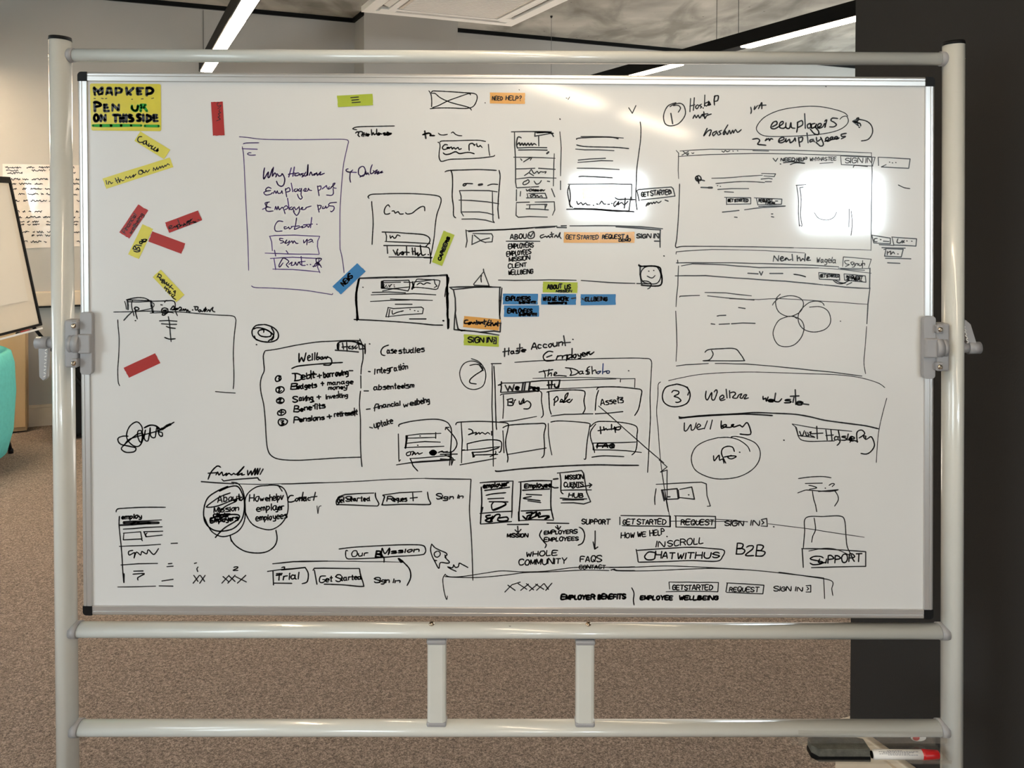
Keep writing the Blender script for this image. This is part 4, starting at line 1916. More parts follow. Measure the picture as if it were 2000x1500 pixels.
S 950 505 965 480 975 505 1000 480 1010 510 1040 490 1035 510 1060 490 1080 505 1100 490 1120 500 1185 435 1130 505 1170 490 1165 505 1190 500
S 1215 465 1220 505 1245 470 1250 505 1280 450 1275 505 1300 450 1295 500
L 1320 450 1300 500
L 1345 455 1320 500
w2.8
L 1000 540 1015 555 1080 545 1250 532 1300 528 1310 545 1325 550
L 828 560 950 570 1100 578
w1.8
L 1100 578 1300 583 1500 578 1886 568
w3
S 1050 600 960 640 880 700 848 800 860 900 920 960 1000 975 1100 950 1170 870 1190 750 1170 660 1130 600 1060 605 980 640
w2.6
S 1080 565 1140 580 1180 650 1195 760 1190 880 1150 960 1080 1005 1000 1020 930 990 890 940 850 850
S 1390 592 1290 605 1210 670 1190 770 1210 850 1260 920 1340 955 1420 960 1500 910 1550 820 1550 700 1520 620 1460 592 1390 590
L 1470 590 1505 640
w2.8
T 965 735 52 190 6 About
S 1150 700 1160 720 1180 695
S 1070 655 980 690 880 760 880 775 960 765 1080 720 1170 690
S 1120 725 1020 775 960 850
T 935 820 40 205 5 Mission
w3.2
T 930 860 32 120 3 Clients
T 905 905 38 230 6 Employers
S 1070 830 980 840 900 880 940 890 1050 840 1140 840 1130 880 1020 950 945 1028
w2.8
T 1230 725 50 80 4 Ho
T 1320 722 36 70 4 we
T 1400 720 50 115 4 helpv
T 1290 810 48 165 6 emplo
T 1450 800 40 70 4 yer
T 1285 890 48 260 6 employees
w2.8
S 1452 965 1462 1040 1440 1100 1380 1145 1300 1158 1200 1145 1120 1100 1080 1050 1070 1015
L 1070 1020 1080 1060
@ 550 910 5
G sketch|large hand-drawn frame with a menu row, Contact, Get Started, Request and Sign in|black
w2
L 0 178 400 165 800 148 1050 132 1400 122
w2.8
L 1400 122 1848 130
w2.4
S 1850 130 1840 300 1835 450 1850 650 1860 850 1868 1118
w3
S 115 290 85 290 62 320 65 350 100 352 130 340
T 130 345 38 75 3 on
L 210 258 195 340
L 170 310 240 305
T 215 340 38 65 4 ac
L 330 258 312 335
L 285 305 345 298
w1.8
S 345 390 350 430 355 465 365 400 388 390
w2.8
L 560 300 620 280 750 270 900 265
L 545 380 580 378 700 382 935 392
S 915 262 920 310 950 370 935 392
S 600 300 560 310 535 340 540 380 570 350 560 320
T 545 355 50 65 0 Get
T 625 348 52 50 0 S
L 640 330 720 325
T 672 345 40 190 2 tarted
L 988 285 1150 262 1370 250
S 988 290 1005 300 985 370 1000 382 1200 375 1400 378 1455 370 1435 320 1425 255
T 1028 345 48 60 0 R
T 1090 345 40 130 0 eques
L 1280 265 1285 340
L 1255 315 1325 308
T 1510 325 48 50 0 S
T 1565 325 38 110 0 ign
T 1720 315 30 50 0 in
G sketch|hand-drawn capsule lettered Our Mission with a curved arrow rising to it|black
w2.6
S 560 812 700 795 950 780 1200 770 1370 775 1405 810 1400 850 1350 870 1100 885 900 900 700 908 640 905 625 870 630 825 645 830
T 685 885 60 50 0 O
T 750 882 40 90 5 ur
w4
T 920 890 60 60 0 B
w3
T 975 868 60 70 2 M
T 1050 855 34 290 4 ission
S 940 860 980 880 1000 900 1000 942
w1.8
L 0 945 200 930 500 930 1000 935 1150 940
w3
S 1225 1168 1260 1090 1250 1010 1200 950 1150 905
w4
L 1140 905 1165 940 1185 935 1145 905
w2.8
G sketch|row of hand-drawn buttons Trial and Get Started, then Sign in, at lower centre|black
L 0 1015 230 992
S 230 992 260 1050 250 1130 200 1150
L 305 1020 320 1000 500 1000 760 1002
L 320 1020 345 1155
S 760 1002 770 1060 800 1160 780 1178 600 1162 415 1155
S 430 1075 380 1080 370 1130 400 1140 430 1115 400 1110
T 430 1130 48 60 2 et
T 525 1130 62 50 0 S
T 580 1120 44 200 4 tarted
T 905 1140 50 55 0 S
T 960 1140 42 90 0 ign
T 1085 1140 36 70 0 in
@ 200 810 4.286
L 1425 1248 1600 1230 1886 1225
L 1382 1312 1500 1295 1700 1280
L 1428 1310 1432 1425
L 1435 1410 1585 1412
S 1500 1280 1525 1275 1520 1300
w3
T 1450 1385 52 190 3 Trial
L 1455 1345 1500 1340
@ 900 0 4
G scribble|small V mark and stray ticks near the board's top edge, right of centre|black
w2.2
L 1312 842 1340 885 1368 825
w1.6
L 822 765 832 768
L 838 778 850 758
L 773 925 775 932
L 455 700 458 704
D 190 803
'''
# ------------------------------------------------------------------ whiteboard on its mobile stand
wb = thing('mobile_whiteboard', 'large white pivoting whiteboard covered in marker sketches on a cream tubular stand', 'whiteboard', (0, 0, 0))
TL, TR, BR, BL = at(156.5, 141.5), at(1821, 152), at(1818, 1204.5), at(167, 1197)
FWID = .0195   # face width of the aluminium edging
YF = -.011     # front of edging
ex = (TR - TL).normalized(); ez = (TL - BL).normalized()
NF = Vector((0, -1, 0))
def inset(P, Q, off, side):  # line P->Q moved inward
    d = (Q - P).normalized(); n = Vector((-d.z, 0, d.x)) * side
    return P + n * off, Q + n * off
cen = (TL + TR + BR + BL) / 4
def lerp(a, b, t): return a + (b - a) * t
def corner_in(P, w):  # inner corner at distance w from both edges
    sx = 1 if P.x < cen.x else -1; sz = 1 if P.z < cen.z else -1
    return P + ex * sx * w + ez * sz * w
iTL, iTR, iBR, iBL = [corner_in(p, FWID) for p in (TL, TR, BR, BL)]
# writing surface
mb = MB(); mb.prism([p + Vector((0, -.006, 0)) for p in (iTL, iTR, iBR, iBL)], (0, .012, 0)); 
surface = mb.build('writing_surface', M_BOARD, wb)
YS = -.006
# back panel
mb = MB(); mb.prism([corner_in(p, .004) + Vector((0, .0065, 0)) for p in (TL, TR, BR, BL)], (0, .003, 0)); mb.build('back_panel', M_WHITE, wb)
CC = .0185
def edging(P, Q, inn, m):
    """stepped aluminium profile from corner P to Q; inn = unit inward direction"""
    d = (Q - P).normalized(); a = P + d * CC; b = Q - d * CC
    sec = [(0, .010), (0, YF + .003), (.0015, YF + .0008), (.004, YF), (.0075, YF), (.0085, YF + .0012), (.0095, YF), (FWID - .001, YF), (FWID, YF + .002), (FWID, .010)]
    mb = MB(); mb.prism([a + inn * u + Vector((0, y, 0)) for u, y in sec], b - a)
    return mb.build('edge_trim', m, wb)
edging(TL, TR, -ez, M_ALU); edging(BL, BR, ez, M_ALU); edging(TL, BL, ex, M_ALUV); edging(TR, BR, -ex, M_ALUV)
for P in (TL, TR, BR, BL):
    sx = 1 if P.x < cen.x else -1; sz = 1 if P.z < cen.z else -1
    pts = []
    w = CC + .0012; r = .008
    pts.append((w, 0)); pts.append((w, w)); pts.append((0, w))
    for k in range(6):
        a = math.pi / 2 * k / 5; pts.append((r - r * math.cos(a), r - r * math.sin(a)))
    mb = MB(); mb.prism([P + ex * sx * u + ez * sz * v + Vector((0, YF - .0012, 0)) for u, v in pts], (0, .0225, 0)); mb.build('corner_cap', M_BLKP, wb)

# uprights: oval tubes
U = {}
for side, xt, xb, yt in (('l', 117.5, 132.5, 76), ('r', 1862.5, 1858.5, 85)):
    a = at(xt, yt); b = at(xb, 1497); d = (b - a).normalized(); b = a + d * ((a.z - .075) / -d.z)
    U[side] = (a, b)
    mb = MB(); mb.tube(a, b, .0205, ry=.0275, ref=(1, 0, 0), n=32); mb.build('upright', M_STEEL, wb)
    mb = MB(); mb.tube(a + Vector((0, 0, -.004)), a + Vector((0, 0, .0035)), .0214, r2=.0206, ry=.0284, ref=(1, 0, 0), n=32); mb.build('end_cap', M_BLKP, wb)
    # foot bar and castors on the floor
    mb = MB(); mb.box((b.x, 0, .095), (.045, .62, .04), bevel=.012); mb.build('foot_bar', M_STEEL, wb)
    for yy in (-.27, .27):
        mb = MB(); mb.lathe([(.028, -.011), (.03, -.008), (.03, .008), (.028, .011)], (b.x, yy, .030), (1, 0, 0)); cw = mb.build('castor', M_BLKP, wb)
        mb = MB(); mb.tube((b.x, yy, .05), (b.x, yy, .078), .008); mb.box((b.x, yy, .056), (.032, .04, .012), bevel=.003); mb.build('castor_fork', M_GREY, cw)
def up_at(side, z):
    a, b = U[side]; return a + (b - a) * ((a.z - z) / (a.z - b.z))
def rail(pxl, pxr, r, ry, name):
    zl, zr = at(160, pxl).z, at(1830, pxr).z
    A = up_at('l', zl); B = up_at('r', zr); A = A + Vector((.019, 0, 0)); B = B - Vector((.019, 0, 0))
    mb = MB(); mb.tube(A, B, r, ry=ry, ref=(0, 0, 1), n=32); o = mb.build(name, M_STEEL, wb)
    for P, s in ((A, 1), (B, -1)):
        e = P + Vector((s * .010, 0, 0))
        mb = MB(); mb.tube(P - Vector((s * .006, 0, 0)), e, r * 1.12, ry=ry * 1.12, ref=(0, 0, 1), n=28)
        mb.build('rail_collar', M_GREY, wb)
        S = P - Vector((s * .0405, 0, 0))
        mb = MB(); mb.lathe([(.005, 0), (.0048, .002), (.003, .0035)], (S.x, 0, P.z), (-s, 0, 0), n=12); mb.build('rail_screw', M_CHROME, wb)
    return A, B
rail(108, 115, .0138, .0138, 'top_rail')
A1, B1 = rail(1229.5, 1232.5, .0150, .0215, 'middle_rail')
A2, B2 = rail(1421.5, 1421.5, .0150, .0215, 'bottom_rail')
# two short posts between the lower rails
for px0 in (853.5, 1142):
    x = at(px0, 1330).x
    mb = MB(); mb.box((x, 0, (A1.z + A2.z) / 2), (.0395, .030, A1.z - A2.z - .028), bevel=.007); mb.build('short_post', M_STEEL, wb)
    for zz in (A1.z - .0185, A2.z + .0175):
        mb = MB(); mb.box((x, 0, zz), (.042, .033, .011), bevel=.004); mb.build('post_collar', M_GREY, wb)
for px0 in (843, 1149):
    P = at(px0, 1222, -.004)
    mb = MB(); mb.lathe([(.0062, 0), (.006, .003), (.0035, .0055)], (P.x, -.004, A1.z + .0145), n=14)
    mb.box((P.x, -.004, A1.z + .020), (.009, .0015, .004), Matrix.Rotation(.5, 3, 'Z')); mb.build('rail_bolt', M_CHROME, wb)
P = at(996, 1222, -.006)
mb = MB(); mb.lathe([(.0042, 0), (.0042, .0010)], (P.x, -.006, A1.z + .0140), n=14); mb.build('bolt_hole', M_BLACK, wb)

# pivot clamps
def rounded(w0, w1, h, r, n=5):
    """rounded bar outline (x, z), half width w0 at the top and w1 at the bottom"""
    out = []
    for cx, cz, a0 in ((w0 - r, h - r, 0), (-(w0 - r), h - r, 90), (-(w1 - r), -(h - r), 180), (w1 - r, -(h - r), 270)):
        for k in range(n): 
            a = math.radians(a0 + 90 * k / (n - 1)); out.append((cx + r * math.cos(a), cz + r * math.sin(a)))
    return out
def clamp(side):
    s = 1 if side == 'l' else -1
    up_lever = side == 'r'
    if side == 'l': pad, brk, hub, hd = (167.5, 671), (137.5, 672), (160, 671), (90, 669.5)
    else: pad, brk, hub, hd = (1816, 679), (1843, 679), (1832, 679), (1895, 679)
    yp = -.024
    c = at(*pad, yp)
    cl = MB(); cl.prism([c + Vector((u, 0, v)) for u, v in rounded(.0128, .0125, .0655, .007)], (0, .012, 0), bevel=.0012)
    body = cl.build('pivot_clamp', M_GREY, wb)
    mb = MB(); mb.box(c + Vector((0, -.003, 0)), (.0255, .014, .040), bevel=.003)
    mb.tube(c + Vector((-s * .010, .002, 0)), c + Vector((-s * .024, .002, 0)), .0195, r2=.0205, n=32)
    mb.tube(c + Vector((-s * .024, .002, 0)), c + Vector((-s * .033, .002, 0)), .0185, r2=.0195, n=32)
    mb.build('pivot_hub', M_GREY, body)
    b = at(*brk, -.030); 
    mb = MB(); mb.box(b + Vector((0, .016, 0)), (.027, .030, .100), bevel=.004); 
    for dz in (.039, -.039): mb.box(b + Vector((s * .010, .006, dz)), (.014, .026, .018), bevel=.003)
    mb.build('clamp_bracket', M_GREY, body)
    for dz in (.039, -.039):
        mb = MB(); mb.lathe([(.0052, 0), (.005, .002), (.0025, .0035)], b + Vector((s * .011, -.008, dz)), (0, -1, 0), n=14); mb.build('clamp_screw', M_CHROME, body)
    q = at(*hd, 0.0)
    mb = MB(); mb.tube(q + Vector((-s * .020, 0, 0)), q + Vector((s * .006, 0, 0)), .0128, r2=.0136, n=28); mb.tube(q + Vector((s * .005, 0, 0)), q + Vector((s * .028, 0, 0)), .0112, n=24)
    L = [( -.014, 0), (.008, 0), (.0035, -.074), (-.0035, -.080), (-.012, -.072)]
    if up_lever: L = [(.014, 0), (-.006, 0), (-.0165, .050), (-.021, .057), (-.013, .060), (-.002, .050)]
    mb.prism([q + Vector((u, -.006, v)) for u, v in L], (0, .012, 0), bevel=.0015)
    lv = mb.build('locking_lever', M_GREY, body)
    mb = MB()
    base = [(.0035, -.014), (.0002, -.070)] if not up_lever else [(-.009, .012), (-.0165, .044)]
    for k in range(9):
        t_ = k / 8; u = base[0][0] + (base[1][0] - base[0][0]) * t_; v = base[0][1] + (base[1][1] - base[0][1]) * t_
        mb.box(q + Vector((u, -.0065, v)), (.0045, .0018, .0018), Matrix.Rotation(.6 if k % 2 else -.6, 3, 'Y'))
    mb.build('lever_rib', M_WHITE, body, kind='stuff')
clamp('l'); clamp('r')

# ------------------------------------------------------------------ marker ink
FONT = {'A': '022842 1434', 'B': '0208 0828372505 0525443202', 'C': '4738180604123243', 'D': '0208 082846442202', 'E': '48080242 0535', 'F': '480802 0535',
'G': '47381806041232434525', 'H': '0802 4842 0545', 'I': '0802', 'J': '3833220203', 'K': '0802 480542', 'L': '080232', 'M': '0208234842', 'N': '02084248',
'O': '180604123244463818', 'P': '0208 0828463505', 'Q': '180604123244463818 2442', 'R': '0208 0828463505 2542', 'S': '47381807064443321203', 'T': '0848 2822',
'U': '080412324448', 'V': '082248', 'W': '0812263248', 'X': '0842 4802', 'Y': '082548 2522', 'Z': '08480242', 'a': '3516041233 363342', 'b': '0802 0526342202',
'c': '3516041232', 'd': '3516041233 383342', 'e': '04343516041232', 'f': '382722 0626', 'g': '3516041333 36312000', 'h': '0802 05263532', 'i': '0602 0708',
'j': '161000 1718', 'k': '0802 360432', 'l': '0802', 'm': '0602 05162522 25364542', 'n': '0602 05263532', 'o': '16041222343616', 'p': '0600 0526341202',
'q': '3516041333 3630', 'r': '0602 051636', 's': '361605343202', 't': '1813 1222 0626', 'u': '0603122233 3632', 'v': '061236', 'w': '0612253246',
'x': '0632 3602', 'y': '061333 36312000', 'z': '06360232', '1': '0718 1812', '2': '071838360242', '3': '0838253422', '?': '071838362524 2223', '.': '0203', '-': '0535', ' ': ''}
def smooth(P, seg=5):
    if len(P) < 3: return P
    out = []; Q = [P[0]] + P + [P[-1]]
    for i in range(1, len(Q) - 2):
        p0, p1, p2, p3 = Q[i - 1], Q[i], Q[i + 1], Q[i + 2]
        L = math.hypot(p2[0] - p1[0], p2[1] - p1[1]); n = max(2, min(seg + 3, int(L / 2.2)))
        for k in range(n):
            t = k / n; t2 = t * t; t3 = t2 * t
            out.append(tuple(.5 * (2 * p1[j] + (-p0[j] + p2[j]) * t + (2 * p0[j] - 5 * p1[j] + 4 * p2[j] - p3[j]) * t2 + (-p0[j] + 3 * p1[j] - 3 * p2[j] + p3[j]) * t3) for j in (0, 1)))
    out.append(P[-1]); return out
def text_strokes(x, y, h, w, rot, s, rnd):
    glyphs = []; cx = 0
    for ch in s:
        if ch == ' ': cx += 2.2; continue
        st = []; mx = 0
        for q in FONT[ch].split():
            pts = [(int(q[i]), int(q[i + 1])) for i in range(0, len(q), 2)]; mx = max(mx, max(p[0] for p in pts)); st.append(pts)
        jx, jy, sc = rnd.uniform(-.15, .15), rnd.uniform(-.35, .35), rnd.uniform(.88, 1.1)
        for pts in st: glyphs.append([(cx + jx + (px_ + rnd.uniform(-.16, .16)) * sc, (py_ - 2) * sc + jy + rnd.uniform(-.16, .16)) for px_, py_ in pts])
        cx += mx * sc + (1.3 if mx else 1.3)
    tot = max(cx - 1.3, 1); kx = w / tot; ky = h / 6.0
    c, sn = math.cos(math.radians(rot)), math.sin(math.radians(rot)); out = []
    for g in glyphs:
        g2 = [((u + v * .10) * kx, v * ky) for u, v in g]
        out.append([(x + u * c - v * sn, y - (u * sn + v * c)) for u, v in g2])
    return out
HEX = [(math.cos(math.pi / 3 * k), math.sin(math.pi / 3 * k)) for k in range(6)]
def ribbon(bm, P, w, plane, rnd):
    """flat pen line along pixel polyline P, width w px, laid on a plane (point, normal)"""
    W = []
    for i, p in enumerate(P):
        W.append(w * .5 * rnd.uniform(.9, 1.08) * (.8 if (len(P) > 3 and i in (0, len(P) - 1)) else 1))
    def V(x, y): return bm.verts.new(on_plane(x, y, *plane))
    for i, (x, y) in enumerate(P):
        bm.faces.new([V(x + a * W[i], y + b * W[i]) for a, b in HEX])
        if i + 1 < len(P):
            x2, y2 = P[i + 1]; L = math.hypot(x2 - x, y2 - y)
            if L < .05: continue
            nx, ny = -(y2 - y) / L, (x2 - x) / L; a, b = W[i], W[i + 1]
            bm.faces.new([V(x + nx * a, y + ny * a), V(x2 + nx * b, y2 + ny * b), V(x2 - nx * b, y2 - ny * b), V(x - nx * a, y - ny * a)])
def parse(txt):
    items = []; cur = None; ox = oy = 0.; s = 1.; w = 2.5; ink = 'black'
    for ln in txt.splitlines():
        ln = ln.strip()
        if not ln: continue
        if ln[0] == '@': ox, oy, s = map(float, ln[1:].split())
        elif ln[:2] in ('G ', 'N '):
            a = ln[2:].split('|'); ink = a[2] if ln[0] == 'G' else 'black'
            cur = dict(t=ln[0], name=a[0], label=a[1], mat=a[2], q=None, st=[]); items.append(cur)
        elif ln[0] == 'Q': v = list(map(float, ln[1:].split())); cur['q'] = [(ox + v[i] / s, oy + v[i + 1] / s) for i in range(0, 8, 2)]
        elif ln[0] == 'w': w = float(ln[1:])
        elif ln[0] == 'C': ink = ln[2:].strip()
        elif ln[0] in 'LS':
            v = list(map(float, ln[1:].split())); P = [(ox + v[i] / s, oy + v[i + 1] / s) for i in range(0, len(v) - 1, 2)]
            cur['st'].append((ln[0], P, w, ink))
        elif ln[0] == 'D':
            v = list(map(float, ln[1:].split())); P = [(ox + v[0] / s - .5, oy + v[1] / s), (ox + v[0] / s + .6, oy + v[1] / s + .3)]
            cur['st'].append(('L', P, w, ink))
        elif ln[0] == 'T':
            a = ln[2:].split(' ', 5); x, y, h, tw, rot = map(float, a[:5])
            rnd = random.Random(ln)
            for g in text_strokes(ox + x / s, oy + y / s, h / s, tw / s, rot, a[5], rnd): cur['st'].append(('S', g, w, ink))
    return items
def wobble(P, rnd):
    """straight ruled pieces get a slight hand wobble"""
    out = []
    for (x, y), (x2, y2) in zip(P, P[1:]):
        L = math.hypot(x2 - x, y2 - y); n = max(1, int(L / 18))
        for k in range(n):
            t = k / n; j = .35 if k else 0
            out.append((x + (x2 - x) * t + rnd.uniform(-j, j), y + (y2 - y) * t + rnd.uniform(-j, j)))
    out.append(P[-1]); return out
def draw(name, st, yplane, parent, label, layer=0.0):
    inks = []
    for k in st:
        if k[3] not in inks: inks.append(k[3])
    for ink in inks:
        bm = bmesh.new(); rnd = random.Random(name + str(len(st)))
        for kind, P, w, i_ in st:
            if i_ != ink: continue
            ribbon(bm, smooth(P) if kind == 'S' else wobble(P, rnd), w * .96, (Vector((0, yplane, 0)), NF), rnd)
        mb = MB(); mb.bm.free(); mb.bm = bm
        me_o = mb.build(name, M_INK[ink], parent, label if ink == inks[0] else label + ', in ' + {'fadeblue': 'faded blue', 'green': 'green'}.get(ink, ink))
items = parse(INKDATA)
TAPETH = .00035
k_lay = 0
for it in items:
    if it['t'] == 'G':
        draw(it['name'], it['st'], YS - .00025, surface, it['label'])
    else:
        k_lay += 1; base = YS - .0004 - (.0002 * (k_lay % 3)); front = base - TAPETH
        q = it['q']; cx_ = sum(p[0] for p in q) / 4; cy_ = sum(p[1] for p in q) / 4
        pts = []
        if it['name'] == 'notice':
            for i in range(4):
                p = q[i]; pr = q[i - 1]; nx_ = q[(i + 1) % 4]
                def tow(a, b, d):
                    L = math.hypot(b[0] - a[0], b[1] - a[1]); return (a[0] + (b[0] - a[0]) * d / L, a[1] + (b[1] - a[1]) * d / L)
                a = tow(p, pr, 3.5); b = tow(p, nx_, 3.5)
                pts += [a, ((a[0] + b[0] + p[0] * 2) / 4, (a[1] + b[1] + p[1] * 2) / 4), b]
            cat = 'sticker'; nm = 'sticky_notice'
        else:
            rnd = random.Random(it['label'])
            for i in range(4):
                a, b = q[i], q[(i + 1) % 4]; L = math.hypot(b[0] - a[0], b[1] - a[1])
                n = 7 if L < 35 else 3
                for k in range(n):
                    t_ = k / n; j = (.5 if L < 35 else .25) if k else 0
                    pts.append((a[0] + (b[0] - a[0]) * t_ + rnd.uniform(-j, j), a[1] + (b[1] - a[1]) * t_ + rnd.uniform(-j, j)))
            cat = 'tape'; nm = 'tape_strip'
        root = thing(nm, it['label'], cat, at(cx_, cy_, base), 'coloured tape strips stuck on the whiteboard' if cat == 'tape' else None)
        mb = MB(); mb.prism([at(x, y, front) for x, y in pts], (0, TAPETH, 0)); mb.build('paper', M_TAPE[it['mat']], root)
        if it['st']: draw('handwriting', it['st'], front - .00015, root, None) if False else draw('handwriting', it['st'], front - .00015, root, 'black marker lettering')

# magnets of dust: faint wiped smears are left to the enamel's own material
# ------------------------------------------------------------------ clear pen tray on the bottom rail
M_ACR = bpy.data.materials.new('clear_acrylic'); M_ACR.use_nodes = True
g = M_ACR.node_tree; g.nodes.remove(g.nodes['Principled BSDF'])
tr = g.nodes.new('ShaderNodeBsdfTransparent'); tr.inputs[0].default_value = (.975, .97, .955, 1)
gl = g.nodes.new('ShaderNodeBsdfGlossy'); gl.inputs['Roughness'].default_value = .12; gl.inputs[0].default_value = (1, 1, 1, 1)
df = g.nodes.new('ShaderNodeBsdfDiffuse'); df.inputs[0].default_value = (.7, .66, .6, 1)
m1 = g.nodes.new('ShaderNodeMixShader'); m1.inputs[0].default_value = .045; m2 = g.nodes.new('ShaderNodeMixShader'); m2.inputs[0].default_value = .05
fz = g.nodes.new('ShaderNodeFresnel'); fz.inputs[0].default_value = 1.45
g.links.new(tr.outputs[0], m1.inputs[1]); g.links.new(df.outputs[0], m1.inputs[2]); g.links.new(m1.outputs[0], m2.inputs[1]); g.links.new(gl.outputs[0], m2.inputs[2])
g.links.new(m2.outputs[0], g.nodes['Material Output'].inputs[0])
zr = A2.z
xl = at(1553, 1420).x; xr = at(1838, 1440).x
x_fl = at(1585, 1488, -.045).x
t = thing('pen_tray', 'clear acrylic pen tray clipped over the bottom rail beside the right upright', 'tray', (xl + .15, 0, zr - .03))
sec = []
def shell(ins):
    out = [(-.0255 + ins, zr - .012)]
    for k in range(9):
        a = math.radians(180 - 180 * k / 8); out.append(((.0255 - ins) * math.cos(a), zr + (.0185 - ins) * math.sin(a)))
    return out
outer = shell(0) + [(.0255, zr - .047)]
inner = [(.0235, zr - .047)] + shell(.002)[::-1]
mb = MB(); mb.prism([(xl, y, z) for y, z in outer + inner], (xr - xl, 0, 0)); mb.build('rail_hook', M_ACR, t)
ZT = zr - .0445
mb = MB(); mb.prism([(x_fl, y, z) for y, z in ((.0255, ZT), (-.043, ZT), (-.046, ZT + .003), (-.046, ZT + .009), (-.0435, ZT + .009), (-.0435, ZT + .0025), (.0255, ZT + .0025))], (xr - x_fl, 0, 0))
mb.build('tray_floor', M_ACR, t)
st_c = at(1817, 1446, -.030)
mb = MB(); mb.tube((st_c.x, .0232, ZT + .0150), (st_c.x, .0226, ZT + .0150), .0165, ry=.0075, ref=(1, 0, 0), n=28); sk = mb.build('maker_sticker', M_WHITE, t, label='white oval sticker with a red mark')
mb = MB(); mb.tube((st_c.x - .005, .0226, ZT + .0150), (st_c.x - .005, .0223, ZT + .0150), .0075, ry=.0058, ref=(1, 0, 0), n=20)
mb.build('sticker_mark', mat('sticker_red', (.55, .03, .03), .5), sk)
# eraser
ze = ZT + .0026
eL, eR = at(1588, 1475, -.040).x, at(1701, 1475, -.040).x
t = thing('board_eraser', 'grey felt board eraser with black base lying in the clear tray', 'eraser', ((eL + eR) / 2, -.018, ze))
def er(z0, z1, ins, name, m):
    y0, y1 = -.0405 + ins, .004 - ins; l, r_ = eL + ins, eR - ins
    P = [(l, y1 - .004), (l, y0 + .014), (l + .012, y0), (r_, y0), (r_, y1 - .006), (r_ - .012, y1), (l + .004, y1)]
    mb = MB(); mb.prism([(a, b, z0) for a, b in P], (0, 0, z1 - z0), bevel=.001); mb.build(name, m, t)
er(ze, ze + .010, 0, 'base', M_BLACK); er(ze + .010, ze + .026, .0012, 'felt_pad', mat('grey_felt', (.095, .092, .075), .9, noise=.3, nscale=70, bump=.6, bscale=300))
# marker pen
mL, mR = at(1703, 1462, -.030).x, at(1833, 1462, -.030).x; rP = .0098
t = thing('marker_pen', 'white marker pen with a red cap lying beside the eraser in the tray', 'pen', ((mL + mR) / 2, -.030, ze + rP))
yP = -.031
zc = ze + rP + .0003
mb = MB(); mb.lathe([(.0075, 0), (rP, .0025), (rP, (mR - mL) * .745)], (mL, yP, zc), (1, 0, 0)); mb.build('barrel', M_WHITE, t)
mb = MB(); mb.lathe([(rP + .0006, 0), (rP + .0006, .006), (rP - .0005, .020), (rP - .0012, (mR - mL) * .245), (rP - .003, (mR - mL) * .255)], (mL + (mR - mL) * .745, yP, zc), (1, 0, 0)); mb.build('cap', mat('red_cap', (.45, .010, .012), .35), t)
mb = MB(); mb.lathe([(.0072, 0), (.0072, .003)], (mL - .002, yP, zc), (1, 0, 0)); mb.build('end_plug', M_BLKP, t)
mb = MB()
for k, (a0, x0, x1) in enumerate(((62, .012, .09), (50, .02, .085), (38, .012, .07), (26, .03, .088), (72, .03, .06))):
    a = math.radians(a0); n_ = Vector((0, -math.cos(a), math.sin(a))); v_ = Vector((0, math.sin(a), math.cos(a)))
    x = x0
    while x < x1:
        wd = random.uniform(.002, .006); mb.box(Vector((mL + x + wd / 2, yP, zc)) + n_ * (rP + .00015), (wd, .0003, .0011), Matrix((Vector((1, 0, 0)), -n_, v_)).transposed()); x += wd + .0012
mb.build('label_print', mat('grey_print', (.25, .25, .27), .6), t)

# ------------------------------------------------------------------ background things on the left
# flip chart easel seen edge-on
DF = 5.72; YFc = CAM.y + DF
pt, pb = at(17, 352, YFc), at(78, 634, YFc)
hdir = Vector((-(1000 - 965) / 1700, 1, 0)).normalized()   # along the board, away from us
dn = (pt - pb)                                               # up the board
nrm = hdir.cross(dn).normalized()
if nrm.x < 0: nrm = -nrm
t = thing('flip_chart', 'white flip chart easel with black frame leaning at the far left wall', 'flip chart', (pb.x - .35, YFc - .35, 0))
wF = .68
a, b, c, d = pt, pb, pb - hdir * wF, pt - hdir * wF
mb = MB(); mb.prism([a, b, c, d], -nrm * .015); mb.build('board_panel', mat('flip_board_white', (.74, .66, .54), .3, noise=.01), t)
for p, q, nme, ww in ((a, b, 'frame_rail', .016), (b, c, 'frame_rail', .016), (d, c, 'frame_rail', .016), (a, d, 'paper_clamp', .04)):
    mb = MB(); di = (q - p).normalized(); si = di.cross(nrm).normalized()
    m_ = (p + q) / 2; mb.box(m_, ((q - p).length + .012, .026, ww), Matrix((di, nrm, si)).transposed(), bevel=.003); mb.build(nme, M_BLKP, t)
un = dn.normalized()
mb = MB(); mb.prism([a - un * .04 - hdir * .05 + nrm * .004, b + un * .17 - hdir * .09 + nrm * .004, c + un * .17 + hdir * .04 + nrm * .004, d - un * .04 + hdir * .04 + nrm * .004], nrm * .002)
pad = mb.build('paper_pad', mat('pad_paper', (.76, .70, .60), .6), t)
